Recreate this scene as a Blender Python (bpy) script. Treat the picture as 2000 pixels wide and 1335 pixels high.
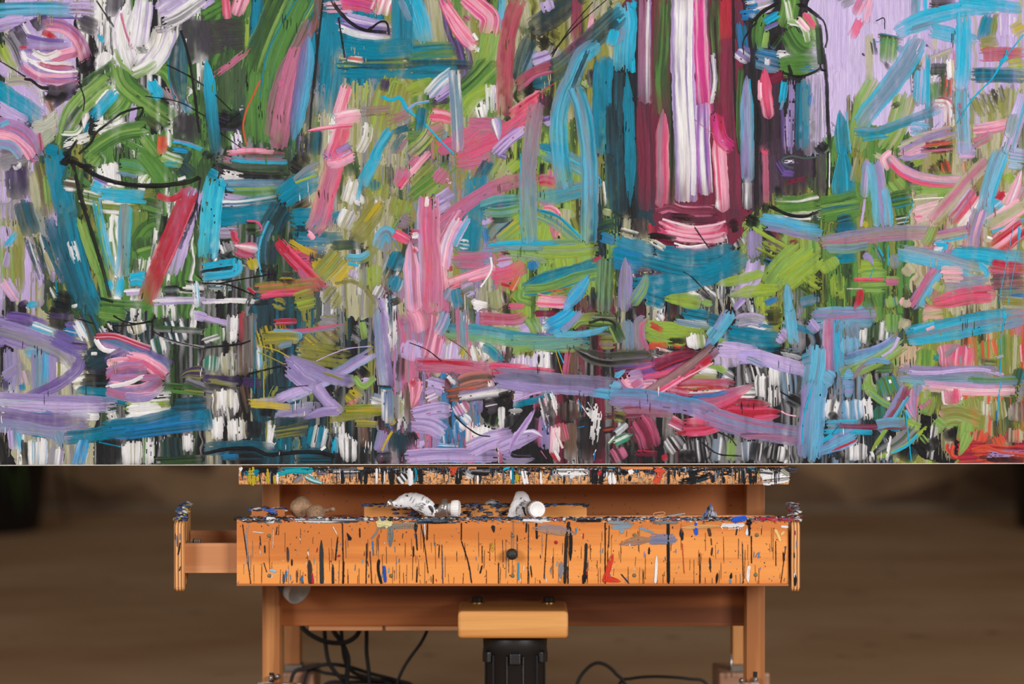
import bpy, bmesh, math, random
import numpy as np
from mathutils import Vector, Matrix

for o in list(bpy.data.objects):
    bpy.data.objects.remove(o)
SC = bpy.context.scene
COL = SC.collection
random.seed(7)
RNG = np.random.default_rng(11)

# ---------------------------------------------------------------- camera, world, lights, exposure
F_PX = 4333.0            # focal length for a 2000 px wide frame
CAM_Z = 0.5
cam_d = bpy.data.cameras.new('camera')
cam_d.sensor_width = 36.0
cam_d.lens = F_PX / 2000.0 * 36.0
cam_d.clip_start = 0.05
cam_d.dof.use_dof = True
cam_d.dof.focus_distance = 2.60
cam_d.dof.aperture_fstop = 2.9
cam = bpy.data.objects.new('camera', cam_d)
cam.location = (0, 0, CAM_Z)
cam.rotation_euler = (math.pi / 2, 0, 0)
COL.objects.link(cam)
SC.camera = cam

SC.view_settings.view_transform = 'Standard'
SC.view_settings.look = 'None'
SC.view_settings.gamma = 1.0
SC.view_settings.use_curve_mapping = False
SC.view_settings.exposure = 0.0

world = bpy.data.worlds.new('studio_air')
SC.world = world
world.use_nodes = True
world.node_tree.nodes['Background'].inputs[0].default_value = (1.0, 0.97, 0.93, 1)
world.node_tree.nodes['Background'].inputs[1].default_value = 0.17


def area_light(name, loc, target, sx, sy, watts, color):
    d = bpy.data.lights.new(name, 'AREA')
    d.shape = 'RECTANGLE'
    d.size, d.size_y = sx, sy
    d.energy = watts
    d.color = color
    o = bpy.data.objects.new(name, d)
    o.location = loc
    o.rotation_euler = (Vector(target) - Vector(loc)).to_track_quat('-Z', 'Y').to_euler()
    COL.objects.link(o)
    return o


area_light('studio_softbox_key', (2.3, -0.1, 1.22), (0, 2.6, 0.45), 1.2, 1.1, 104, (0.985, 0.985, 1.0))
area_light('added_fill_left', (-2.2, -0.1, 1.25), (0, 2.6, 0.45), 1.2, 1.1, 74, (0.985, 0.985, 1.0))  # added fill from the left to even out the lighting, no known lamp


def P(px, py, Y):
    """point of the place that the level camera sees at frame position px, py when it is Y metres away"""
    return Vector(((px - 1000.0) * Y / F_PX, Y, CAM_Z - (py - 667.5) * Y / F_PX))


def lin(c):
    c = c / 255.0
    return c / 12.92 if c <= 0.04045 else ((c + 0.055) / 1.055) ** 2.4


def rgb(r, g, b, k=1.0):
    return (lin(r) * k, lin(g) * k, lin(b) * k, 1.0)


# ---------------------------------------------------------------- materials
def new_mat(name):
    m = bpy.data.materials.new(name)
    m.use_nodes = True
    nt = m.node_tree
    return m, nt, nt.nodes['Principled BSDF']


def plain(name, col, rough=0.5, metal=0.0, bump=0.0, bscale=60.0, vary=0.0):
    m, nt, b = new_mat(name)
    b.inputs['Roughness'].default_value = rough
    b.inputs['Metallic'].default_value = metal
    tc = nt.nodes.new('ShaderNodeTexCoord')
    nz = nt.nodes.new('ShaderNodeTexNoise')
    nz.inputs['Scale'].default_value = bscale
    nz.inputs['Detail'].default_value = 5
    nt.links.new(tc.outputs['Object'], nz.inputs['Vector'])
    mr = nt.nodes.new('ShaderNodeMapRange')
    mr.inputs['To Min'].default_value = 1.0 - vary
    mr.inputs['To Max'].default_value = 1.0 + vary
    nt.links.new(nz.outputs['Fac'], mr.inputs['Value'])
    mx = nt.nodes.new('ShaderNodeVectorMath')
    mx.operation = 'SCALE'
    mx.inputs[0].default_value = col[:3]
    nt.links.new(mr.outputs[0], mx.inputs['Scale'])
    nt.links.new(mx.outputs[0], b.inputs['Base Color'])
    if bump:
        bp = nt.nodes.new('ShaderNodeBump')
        bp.inputs['Strength'].default_value = bump
        bp.inputs['Distance'].default_value = 0.002
        nt.links.new(nz.outputs['Fac'], bp.inputs['Height'])
        nt.links.new(bp.outputs[0], b.inputs['Normal'])
    return m


def wood(name, c1, c2, along=0, scale=1.0, rough=0.42, specks=None, off=0.0, tilt=0.0, waves=0.23):
    """grain stretched along axis `along`; specks = (scale, threshold, colour) for tiny dried paint dots"""
    m, nt, b = new_mat(name)
    N, L = nt.nodes.new, nt.links.new
    b.inputs['Roughness'].default_value = rough
    tc = N('ShaderNodeTexCoord')
    mp = N('ShaderNodeMapping')
    s = [42.0 * scale] * 3
    s[along] = 1.6 * scale
    mp.inputs['Scale'].default_value = s
    mp.inputs['Location'].default_value = (off, off * 1.7, off * 0.6)
    L(tc.outputs['Object'], mp.inputs['Vector'])
    n1 = N('ShaderNodeTexNoise')
    n1.inputs['Scale'].default_value = 1.0
    n1.inputs['Detail'].default_value = 6
    n1.inputs['Distortion'].default_value = 0.6
    L(mp.outputs[0], n1.inputs['Vector'])
    mp2 = N('ShaderNodeMapping')
    s2 = [260.0 * scale] * 3
    s2[along] = 9.0 * scale
    mp2.inputs['Scale'].default_value = s2
    L(tc.outputs['Object'], mp2.inputs['Vector'])
    n2 = N('ShaderNodeTexNoise')
    n2.inputs['Scale'].default_value = 1.0
    n2.inputs['Detail'].default_value = 3
    L(mp2.outputs[0], n2.inputs['Vector'])
    mp3 = N('ShaderNodeMapping')
    s3 = [22.0 * scale] * 3
    s3[along] = 2.2 * scale
    mp3.inputs['Scale'].default_value = s3
    mp3.inputs['Rotation'].default_value = (0, tilt, 0)
    L(tc.outputs['Object'], mp3.inputs['Vector'])
    wv = N('ShaderNodeTexWave')
    wv.wave_type = 'RINGS'
    wv.inputs['Scale'].default_value = 0.9
    wv.inputs['Distortion'].default_value = 5.0
    wv.inputs['Detail'].default_value = 2
    L(mp3.outputs[0], wv.inputs['Vector'])
    a1 = N('ShaderNodeMath'); a1.operation = 'MULTIPLY'; a1.inputs[1].default_value = 0.55
    L(n1.outputs['Fac'], a1.inputs[0])
    a2 = N('ShaderNodeMath'); a2.operation = 'MULTIPLY_ADD'; a2.inputs[1].default_value = 0.17
    L(n2.outputs['Fac'], a2.inputs[0]); L(a1.outputs[0], a2.inputs[2])
    a3 = N('ShaderNodeMath'); a3.operation = 'MULTIPLY_ADD'; a3.inputs[1].default_value = waves
    L(wv.outputs['Fac'], a3.inputs[0]); L(a2.outputs[0], a3.inputs[2])
    rp = N('ShaderNodeValToRGB')
    rp.color_ramp.elements[0].position = 0.38
    rp.color_ramp.elements[0].color = c1
    rp.color_ramp.elements[1].position = 0.60
    rp.color_ramp.elements[1].color = c2
    L(a3.outputs[0], rp.inputs[0])
    out = rp.outputs[0]
    if specks:
        for sc_, th, colr in specks:
            vz = N('ShaderNodeTexNoise')
            vz.inputs['Scale'].default_value = sc_
            vz.inputs['Detail'].default_value = 2
            L(tc.outputs['Object'], vz.inputs['Vector'])
            gt = N('ShaderNodeMath'); gt.operation = 'GREATER_THAN'; gt.inputs[1].default_value = th
            L(vz.outputs['Fac'], gt.inputs[0])
            mx = N('ShaderNodeMix'); mx.data_type = 'RGBA'
            L(gt.outputs[0], mx.inputs['Factor'])
            L(out, mx.inputs['A'])
            mx.inputs['B'].default_value = colr
            out = mx.outputs['Result']
    L(out, b.inputs['Base Color'])
    bp = N('ShaderNodeBump')
    bp.inputs['Strength'].default_value = 0.15
    bp.inputs['Distance'].default_value = 0.0008
    L(n2.outputs['Fac'], bp.inputs['Height'])
    L(bp.outputs[0], b.inputs['Normal'])
    return m


def paint_material(name, rough=0.46):
    """oil / acrylic paint: pigment from the stroke's own colour, fine bristle grooves along the stroke"""
    m, nt, b = new_mat(name)
    N, L = nt.nodes.new, nt.links.new
    at = N('ShaderNodeAttribute'); at.attribute_name = 'pigment'
    uv = N('ShaderNodeUVMap'); uv.uv_map = 'stroke'
    mp = N('ShaderNodeMapping'); mp.inputs['Scale'].default_value = (0.80, 0.014, 1.0)
    L(uv.outputs[0], mp.inputs['Vector'])
    nz = N('ShaderNodeTexNoise'); nz.inputs['Scale'].default_value = 1.0; nz.inputs['Detail'].default_value = 4
    nz.inputs['Roughness'].default_value = 0.65
    L(mp.outputs[0], nz.inputs['Vector'])
    mr = N('ShaderNodeMapRange')
    mr.inputs['From Min'].default_value = 0.28; mr.inputs['From Max'].default_value = 0.72
    mr.inputs['To Min'].default_value = 0.70; mr.inputs['To Max'].default_value = 1.22
    L(nz.outputs['Fac'], mr.inputs['Value'])
    mx = N('ShaderNodeVectorMath'); mx.operation = 'SCALE'
    L(at.outputs['Color'], mx.inputs[0]); L(mr.outputs[0], mx.inputs['Scale'])
    L(mx.outputs[0], b.inputs['Base Color'])
    b.inputs['Roughness'].default_value = rough
    b.inputs['Specular IOR Level'].default_value = 0.14
    bp = N('ShaderNodeBump'); bp.inputs['Strength'].default_value = 0.8; bp.inputs['Distance'].default_value = 0.0014
    L(nz.outputs['Fac'], bp.inputs['Height'])
    L(bp.outputs[0], b.inputs['Normal'])
    return m


WA = 0.92
M_PAINT = paint_material('artist_paint')
M_CANVAS = plain('primed_canvas', rgb(228, 226, 220, WA), 0.8, bump=0.3, bscale=900, vary=0.03)
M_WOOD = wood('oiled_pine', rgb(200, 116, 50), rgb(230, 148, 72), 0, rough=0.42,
              specks=[(520, 0.70, rgb(60, 45, 40))])
M_WOODV = wood('oiled_pine_upright', rgb(152, 92, 44), rgb(206, 142, 80), 2, rough=0.45, off=3.1)
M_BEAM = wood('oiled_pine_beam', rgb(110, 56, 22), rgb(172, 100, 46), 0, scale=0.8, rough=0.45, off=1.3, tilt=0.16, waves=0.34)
M_BACK = wood('oiled_pine_panel', rgb(206, 126, 70), rgb(240, 166, 104), 0, scale=0.9, rough=0.42, off=5.2,
              specks=[(300, 0.71, rgb(60, 38, 30))])
M_LEDGE = wood('worn_ledge_wood', rgb(150, 96, 52), rgb(214, 150, 92), 0, rough=0.5, off=7.7)
M_BEECH = wood('beech_drawer_side', rgb(186, 124, 78), rgb(216, 158, 112), 0, scale=1.4, rough=0.5, off=2.2)
M_PLY = wood('plywood_edge', rgb(150, 92, 48), rgb(226, 168, 104), 2, scale=1.5, rough=0.55, off=4.4)
M_BLOCK = wood('light_beech_block', rgb(196, 130, 64), rgb(222, 162, 94), 0, scale=1.2, rough=0.42, off=6.0)
M_BLACK = plain('black_plastic', rgb(30, 28, 28), 0.42, bump=0.15, bscale=700, vary=0.15)
M_BLACKR = plain('black_rubber_cable', rgb(9, 9, 10), 0.65, vary=0.1)
M_STEEL = plain('zinc_steel', rgb(190, 190, 188), 0.28, 0.9, vary=0.1)
M_BRASS = plain('brass_washer', rgb(190, 150, 80), 0.3, 0.9)
M_SCREW = plain('aged_screw', rgb(120, 110, 80), 0.45, 0.6, bump=0.3, bscale=900, vary=0.3)
M_FLOOR = None


# ---------------------------------------------------------------- object helpers
def tag(o, label=None, cat=None, group=None, kind=None):
    if label: o['label'] = label
    if cat: o['category'] = cat
    if group: o['group'] = group
    if kind: o['kind'] = kind
    return o


def root(name, loc, label, cat, group=None):
    e = bpy.data.objects.new(name, None)
    e.location = loc
    e.empty_display_size = 0.05
    COL.objects.link(e)
    return tag(e, label, cat, group)


def obj_from_bm(name, bm, mat, parent=None, smooth=False):
    me = bpy.data.meshes.new(name)
    bm.normal_update()
    bm.to_mesh(me)
    bm.free()
    me.materials.append(mat)
    if smooth:
        me.shade_smooth()
    o = bpy.data.objects.new(name, me)
    if parent is not None:
        r = parent
        while r.parent is not None:
            r = r.parent
        if parent.parent is None:
            o.parent = parent
            o.matrix_parent_inverse = Matrix.Translation(-r.location)
        else:
            o.parent = parent     # the part already sits in world coordinates
    COL.objects.link(o)
    return o


def bm_box(x0, x1, y0, y1, z0, z1, bevel=0.0, seg=2):
    bm = bmesh.new()
    bmesh.ops.create_cube(bm, size=1.0)
    for v in bm.verts:
        v.co = Vector((x0 + (v.co.x + .5) * (x1 - x0), y0 + (v.co.y + .5) * (y1 - y0), z0 + (v.co.z + .5) * (z1 - z0)))
    if bevel:
        bmesh.ops.bevel(bm, geom=list(bm.edges), offset=bevel, segments=seg, profile=0.6, affect='EDGES')
    return bm


def box(name, x0, x1, y0, y1, z0, z1, mat, parent=None, bevel=0.001, seg=2):
    return obj_from_bm(name, bm_box(x0, x1, y0, y1, z0, z1, bevel, seg), mat, parent)


def pbox(name, px0, px1, py0, py1, Y, depth, mat, parent=None, bevel=0.001, seg=2):
    a, b = P(px0, py1, Y), P(px1, py0, Y)
    return box(name, a.x, b.x, Y, Y + depth, a.z, b.z, mat, parent, bevel, seg)


def bm_lathe(profile, axis_o, axis_d, n=24, closed=True):
    """profile = [(radius, along)], revolved about axis from axis_o in direction axis_d"""
    d = Vector(axis_d).normalized()
    u = d.orthogonal().normalized()
    w = d.cross(u)
    bm = bmesh.new()
    rings = []
    for r, h in profile:
        ring = []
        for k in range(n):
            a = 2 * math.pi * k / n
            ring.append(bm.verts.new(Vector(axis_o) + d * h + (u * math.cos(a) + w * math.sin(a)) * max(r, 1e-5)))
        rings.append(ring)
    for i in range(len(rings) - 1):
        for k in range(n):
            bm.faces.new((rings[i][k], rings[i][(k + 1) % n], rings[i + 1][(k + 1) % n], rings[i + 1][k]))
    if closed:
        bm.faces.new(list(reversed(rings[0])))
        bm.faces.new(rings[-1])
    bmesh.ops.recalc_face_normals(bm, faces=bm.faces)
    return bm


def catmull(pts, step):
    pts = [np.array(p, float) for p in pts]
    if len(pts) == 2:
        n = max(2, int(math.ceil(np.linalg.norm(pts[1] - pts[0]) / step)) + 1)
        return np.array([pts[0] + (pts[1] - pts[0]) * t for t in np.linspace(0, 1, n)])
    ext = [2 * pts[0] - pts[1]] + pts + [2 * pts[-1] - pts[-2]]
    out = []
    for i in range(1, len(ext) - 2):
        p0, p1, p2, p3 = ext[i - 1:i + 3]
        n = max(2, int(math.ceil(np.linalg.norm(p2 - p1) / step)))
        for t in np.arange(n) / n:
            out.append(0.5 * ((2 * p1) + (p2 - p0) * t + (2 * p0 - 5 * p1 + 4 * p2 - p3) * t * t + (3 * p1 - p0 - 3 * p2 + p3) * t ** 3))
    out.append(pts[-1])
    return np.array(out)


def bm_tube(points, r, n=10, step=0.006):
    c = catmull(points, step)
    bm = bmesh.new()
    rings = []
    for i in range(len(c)):
        t = Vector(c[min(i + 1, len(c) - 1)] - c[max(i - 1, 0)]).normalized()
        u = t.cross(Vector((0, 1, 0.01))).normalized()
        w = t.cross(u)
        rings.append([bm.verts.new(Vector(c[i]) + (u * math.cos(2 * math.pi * k / n) + w * math.sin(2 * math.pi * k / n)) * r) for k in range(n)])
    for i in range(len(rings) - 1):
        for k in range(n):
            bm.faces.new((rings[i][k], rings[i][(k + 1) % n], rings[i + 1][(k + 1) % n], rings[i + 1][k]))
    bm.faces.new(list(reversed(rings[0])))
    bm.faces.new(rings[-1])
    bmesh.ops.recalc_face_normals(bm, faces=bm.faces)
    return bm


# ---------------------------------------------------------------- paint strokes
PAL = dict(W=(243, 241, 240), Lv=(196, 174, 222), li=(152, 134, 186), pu=(112, 86, 158), dp=(66, 50, 88), K=(30, 28, 30),
           T=(6, 128, 156), dt=(28, 92, 112), vt=(38, 62, 70), C=(30, 176, 212), lc=(96, 180, 212), bg=(114, 142, 166),
           B=(32, 122, 182), G=(86, 134, 62), dg=(56, 82, 48), lg=(134, 170, 86), Y=(150, 174, 62), ol=(138, 138, 66),
           yl=(196, 172, 40), P=(226, 84, 122), pk=(246, 174, 196), du=(192, 104, 138), R=(182, 40, 60), M=(116, 38, 60),
           mg=(216, 60, 142), O=(214, 82, 54), br=(104, 80, 66), gr=(138, 136, 142), be=(178, 174, 142))
NAMES = dict(W='white', Lv='pale lavender', li='lilac', pu='purple', dp='dark purple', K='black', T='teal', dt='dark teal',
             vt='blackish teal', C='bright cyan', lc='light blue', bg='blue-grey', B='blue', G='green', dg='dark green',
             lg='light green', Y='lime green', ol='olive', yl='yellow', P='hot pink', pk='light pink', du='dusty pink',
             R='crimson', M='maroon', mg='magenta', O='orange-red', br='brown', gr='grey', be='beige')
PAL_L = {k: np.array([lin(c) for c in v]) * WA for k, v in PAL.items()}


def colour(code):
    if code[0] == '#':
        return np.array([lin(int(code[i:i + 2], 16)) for i in (1, 3, 5)]) * WA
    return PAL_L[code]


def colour_name(code):
    if code[0] != '#':
        return NAMES[code]
    v = np.array([int(code[i:i + 2], 16) for i in (1, 3, 5)], float)
    return NAMES[min(PAL, key=lambda k: float(((np.array(PAL[k]) - v) ** 2).sum()))]


def noise1(n, cell):
    k = max(2, int(n / cell) + 3)
    g = RNG.random(k)
    x = np.arange(n) / cell
    i = x.astype(int)
    f = x - i
    f = f * f * (3 - 2 * f)
    return g[i] * (1 - f) + g[np.minimum(i + 1, k - 1)] * f


def noise2(n, m, cn, cm):
    a, b = max(2, int(n / cn) + 3), max(2, int(m / cm) + 3)
    g = RNG.random((a, b))
    x, y = np.arange(n) / cn, np.arange(m) / cm
    i, j = x.astype(int), y.astype(int)
    fx, fy = (x - i)[:, None], (y - j)[None, :]
    fx, fy = fx * fx * (3 - 2 * fx), fy * fy * (3 - 2 * fy)
    return (g[i][:, j] * (1 - fx) * (1 - fy) + g[i + 1][:, j] * fx * (1 - fy) + g[i][:, j + 1] * (1 - fx) * fy + g[i + 1][:, j + 1] * fx * fy)


class HeightField:
    """paint already on the surface, so that a new stroke lies on top of the older ones (metres, cells of 4 units)"""
    def __init__(self, x0, y0, x1, y1, cell=4.0):
        self.x0, self.y0, self.c = x0, y0, cell
        self.h = np.zeros((int((y1 - y0) / cell) + 4, int((x1 - x0) / cell) + 4))
        self.cc = 5.0
        self.col = np.full((int((y1 - y0) / self.cc) + 4, int((x1 - x0) / self.cc) + 4, 3), 0.5)
        self.weave = noise2(self.col.shape[0], self.col.shape[1], 7.0, 0.75)

    def idx(self, x, y):
        i = np.clip(((y - self.y0) / self.c).astype(int), 1, self.h.shape[0] - 2)
        j = np.clip(((x - self.x0) / self.c).astype(int), 1, self.h.shape[1] - 2)
        return i, j

    def sample(self, x, y):
        i, j = self.idx(x, y)
        m = self.h[i, j]
        for di in (-1, 0, 1):
            for dj in (-1, 0, 1):
                m = np.maximum(m, self.h[i + di, j + dj])
        return m

    def put(self, x, y, z):
        i, j = self.idx(x.ravel(), y.ravel())
        np.maximum.at(self.h, (i, j), z.ravel())

    def cidx(self, x, y):
        i = np.clip(((y - self.y0) / self.cc), 0, self.col.shape[0] - 2.001)
        j = np.clip(((x - self.x0) / self.cc), 0, self.col.shape[1] - 2.001)
        return i, j

    def wet(self, x, y):
        """colour of the still wet paint under a stroke, and how much the canvas ribs let it show"""
        i, j = self.cidx(x, y)
        a, b = i.astype(int), j.astype(int)
        f, g = (i - a)[..., None], (j - b)[..., None]
        c = (self.col[a, b] * (1 - f) + self.col[a + 1, b] * f) * (1 - g) + (self.col[a, b + 1] * (1 - f) + self.col[a + 1, b + 1] * f) * g
        return c, self.weave[a, b]

    def paint(self, x, y, c):
        i, j = self.cidx(x, y)
        self.col[i.astype(int), j.astype(int)] = c


def stroke_arrays(pts, width, col, opts, hf, unit, lane_w=3.0, step=6.0, smoothness=1.0, clip=None, ground=False, top=None):
    """one brush stroke in surface units: returns verts (x, y, height in m), faces, colours, uv"""
    dry, thick, taper = 1, 1, ''
    for o in opts:
        if o[0] == 'd': dry = int(o[1:])
        elif o[0] == 't': thick = int(o[1:])
        else: taper = o
    c = catmull(pts, step)
    n = len(c)
    if n < 3:
        c = np.array([c[0], (c[0] + c[-1]) / 2, c[-1]])
        n = 3
    tan = np.gradient(c, axis=0)
    tan /= np.maximum(np.linalg.norm(tan, axis=1, keepdims=True), 1e-6)
    nor = np.stack([-tan[:, 1], tan[:, 0]], 1)
    m = int(min(70, max(3, round(width / lane_w))))
    s = np.linspace(0, 1, n)
    L = step * (n - 1)
    w = np.full(n, width)
    if taper == 'r':
        for q in (s * L, (1 - s) * L):
            w *= np.sqrt(np.clip(1 - (1 - np.clip(q / max(0.9 * width, 2.5), 0.02, 1)) ** 2, 0.02, 1))
    elif taper:
        tl = min(0.75, max(0.25, 1.6 * width / max(L, 1)))
        if taper in 'sp': w *= np.clip(s / tl, 0.02, 1) ** 0.6
        else: w *= np.sqrt(np.clip(1 - (1 - np.clip(s * L / max(0.5 * width, 2), 0, 1)) ** 2, 0.02, 1))
        if taper in 'ep': w *= np.clip((1 - s) / tl, 0.02, 1) ** 0.6
        else: w *= np.sqrt(np.clip(1 - (1 - np.clip((1 - s) * L / max(0.5 * width, 2), 0, 1)) ** 2, 0.02, 1))
    w *= 0.94 + 0.12 * noise1(n, 4)
    t = np.linspace(-0.5, 0.5, m + 1)
    X = c[:, 0][:, None] + nor[:, 0][:, None] * w[:, None] * t[None, :]
    Yp = c[:, 1][:, None] + nor[:, 1][:, None] * w[:, None] * t[None, :]
    # ragged stroke ends: every bristle lane starts and stops at its own place
    if not taper and m > 3:
        rag = min(0.5 * width, 0.12 * L + 4) * (0.35 + 0.16 * dry)
        a0 = (noise1(m + 1, 2.2) * 0.7 + RNG.random(m + 1) * 0.5) * rag
        a1 = (noise1(m + 1, 2.2) * 0.7 + RNG.random(m + 1) * 0.5) * rag
        rnd = (1 - np.sqrt(np.clip(1 - (2 * t) ** 2, 0, 1))) * width * 0.22
        e0 = np.clip(1 - s * L / max(width, 20), 0, 1)[:, None] ** 2
        e1 = np.clip(1 - (1 - s) * L / max(width, 20), 0, 1)[:, None] ** 2
        sh = e0 * (a0 - 0.75 * rag + rnd)[None, :] - e1 * (a1 - 0.75 * rag + rnd)[None, :]
        X = X + tan[:, 0][:, None] * sh
        Yp = Yp + tan[:, 1][:, None] * sh
    X += (RNG.random(X.shape) - .5) * 0.5
    Yp += (RNG.random(X.shape) - .5) * 0.5
    if clip is not None:
        Yp = np.minimum(Yp, clip)
    if top is not None:
        Yp = np.maximum(Yp, top)
    # height: body + bristle ridges, edges rolled down, a little bead of paint along the rims
    prof = np.clip(1 - (2 * np.abs(t)) ** 6, 0, 1)
    rim = np.exp(-((np.abs(t) - 0.42) / 0.05) ** 2) * 0.5
    ridge = (noise1(m + 1, 1.3) - .5) * 1.1
    body = 0.00022 * thick
    hz = body * (prof[None, :] * (0.9 + 0.5 * (noise2(n, m + 1, 5, 2) - .5)) + rim[None, :] * prof[None, :] + smoothness * ridge[None, :] * prof[None, :] * 0.5)
    hz = np.maximum(hz, 0.00004)
    base = hf.sample(X, Yp) if hf is not None else 0.0
    Z = base + hz
    Z[:, 0] = np.maximum(Z[:, 0] - body, 0) if hf is not None else 0
    Z[:, -1] = np.maximum(Z[:, -1] - body, 0) if hf is not None else 0
    # pigment
    if '|' in col:
        cs = np.array([colour(k) for k in col.split('|')[0:]] if '/' not in col else [colour(k) for k in col.replace('/', '|').split('|')])
        q = np.clip((t[None, :] + .5) + (noise2(n, m + 1, 18, 2.0) - .5) * 0.30 + (noise1(m + 1, 1.2) - .5)[None, :] * 0.22, 0, 1) * (len(cs) - 1)
        i = np.clip(q.astype(int), 0, len(cs) - 2)
        f = (q - i)[..., None]
        C = cs[i] * (1 - f) + cs[i + 1] * f
    elif '>' in col:
        a, b = [colour(k) for k in col.split('>')]
        f = np.clip(s[:, None] + (noise2(n, m + 1, 14, 1.3) - .5) * 0.5, 0, 1)[..., None]
        C = a * (1 - f) + b * f
    else:
        ks = [colour(k) for k in col.split('/')]
        C = np.broadcast_to(ks[0], (n, m + 1, 3)).copy()
        for q, k in enumerate(ks[1:]):
            fld = 0.75 * noise1(m + 1, 1.1 + 0.5 * q)[None, :] + 0.5 * noise2(n, m + 1, 22, 1.8)
            f = np.clip((fld - (0.60 + 0.035 * len(ks))) / 0.16, 0, 1)[..., None] * 0.92
            C = C * (1 - f) + k * f
    C = C * (0.84 + 0.26 * noise2(n, m + 1, 26, 1.05))[..., None]
    # the brush picks up and drags the wet paint below: more where it runs dry, at its ends and along its edges
    if hf is not None and ground is not True:
        under, weave = hf.wet(X, Yp)
        wide = min(1.0, width / 14.0)
        load = (0.04 + 0.035 * min(dry, 4)) * wide / max(1, thick)
        tail = np.clip((s - 0.62) / 0.38, 0, 1)[:, None] ** 1.6 * 0.46 + np.clip((0.10 - s) / 0.10, 0, 1)[:, None] * 0.30
        rimf = np.clip((np.abs(t) - 0.36) / 0.14, 0, 1)[None, :] * 0.25
        mixf = load + (tail * wide + rimf) * (0.55 + 0.9 * noise2(n, m + 1, 12, 1.2)) / max(1, 0.7 * thick)
        mixf = mixf + np.clip(weave - 0.60, 0, 1) * (0.35 + 0.30 * min(dry, 4)) * wide / max(1, thick)
        mixf = np.clip(mixf + (noise2(n, m + 1, 30, 2.5) - .5) * 0.22 * wide, 0, 0.92)[..., None]
        C = C * (1 - mixf) + under * mixf
    # faces, with dry-brush gaps along the bristles
    keep = np.ones((n - 1, m), bool)
    if dry >= 2 and m > 3:
        g = 0.55 * noise1(m, 1.4)[None, :] + 0.55 * noise2(n - 1, m, 3.0, 1.3) + 0.25 * RNG.random((n - 1, m))
        endz = (np.abs(s[:-1] - .5) * 2)[:, None] ** 3
        keep = g > (0.27 + 0.10 * dry) * (0.74 + 0.55 * endz)
    elif dry == 1 and m > 3:
        g = 0.5 * noise1(m, 1.3)[None, :] + 0.5 * noise2(n - 1, m, 3.0, 1.2)
        endz = np.clip((np.abs(s[:-1] - .5) * 2 - 0.72) / 0.28, 0, 1)[:, None]
        keep = g > 0.10 + 0.40 * endz * min(1.0, 60 / max(L, 60) + .4)
    vi = np.arange(n * (m + 1)).reshape(n, m + 1)
    ii, jj = np.nonzero(keep)
    F = np.stack([vi[ii, jj], vi[ii, jj + 1], vi[ii + 1, jj + 1], vi[ii + 1, jj]], 1)
    if hf is not None and len(ii):
        kv = np.zeros((n, m + 1), bool)
        for di in (0, 1):
            for dj in (0, 1):
                kv[ii + di, jj + dj] = True
        hf.put(X[kv], Yp[kv], (Z)[kv])
        hf.paint(X[kv], Yp[kv], C[kv])
    U = (t[None, :] * w[:, None]) + RNG.random() * 400
    V = np.broadcast_to((s * L)[:, None], U.shape) + RNG.random() * 900
    return (np.stack([X.ravel(), Yp.ravel(), Z.ravel()], 1), F, C.reshape(-1, 3), np.stack([U.ravel(), V.ravel()], 1))


def paint_mesh(name, parts, to_world, mat, parent):
    """one mesh object out of the stroke arrays in `parts`"""
    off, V, F, C, U = 0, [], [], [], []
    for v, f, c, u in parts:
        V.append(v); F.append(f + off); C.append(c); U.append(u)
        off += len(v)
    V, F, C, U = np.concatenate(V), np.concatenate(F), np.concatenate(C), np.concatenate(U)
    W = to_world(V)
    me = bpy.data.meshes.new(name)
    me.vertices.add(len(W)); me.vertices.foreach_set('co', W.ravel().astype(np.float32))
    nf = len(F)
    me.loops.add(nf * 4); me.loops.foreach_set('vertex_index', F.ravel().astype(np.int32))
    me.polygons.add(nf)
    me.polygons.foreach_set('loop_start', (np.arange(nf) * 4).astype(np.int32))
    me.update(calc_edges=True)
    at = me.attributes.new('pigment', 'FLOAT_COLOR', 'POINT')
    at.data.foreach_set('color', np.concatenate([np.clip(C, 0, 1), np.ones((len(C), 1))], 1).ravel().astype(np.float32))
    uv = me.uv_layers.new(name='stroke')
    uv.data.foreach_set('uv', U[F.ravel()].ravel().astype(np.float32))
    me.shade_smooth()
    me.materials.append(mat)
    me.validate()
    o = bpy.data.objects.new(name, me)
    o.parent = parent
    if parent.parent is None:
        o.matrix_parent_inverse = Matrix.Translation(-parent.location)
    COL.objects.link(o)
    return o


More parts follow.
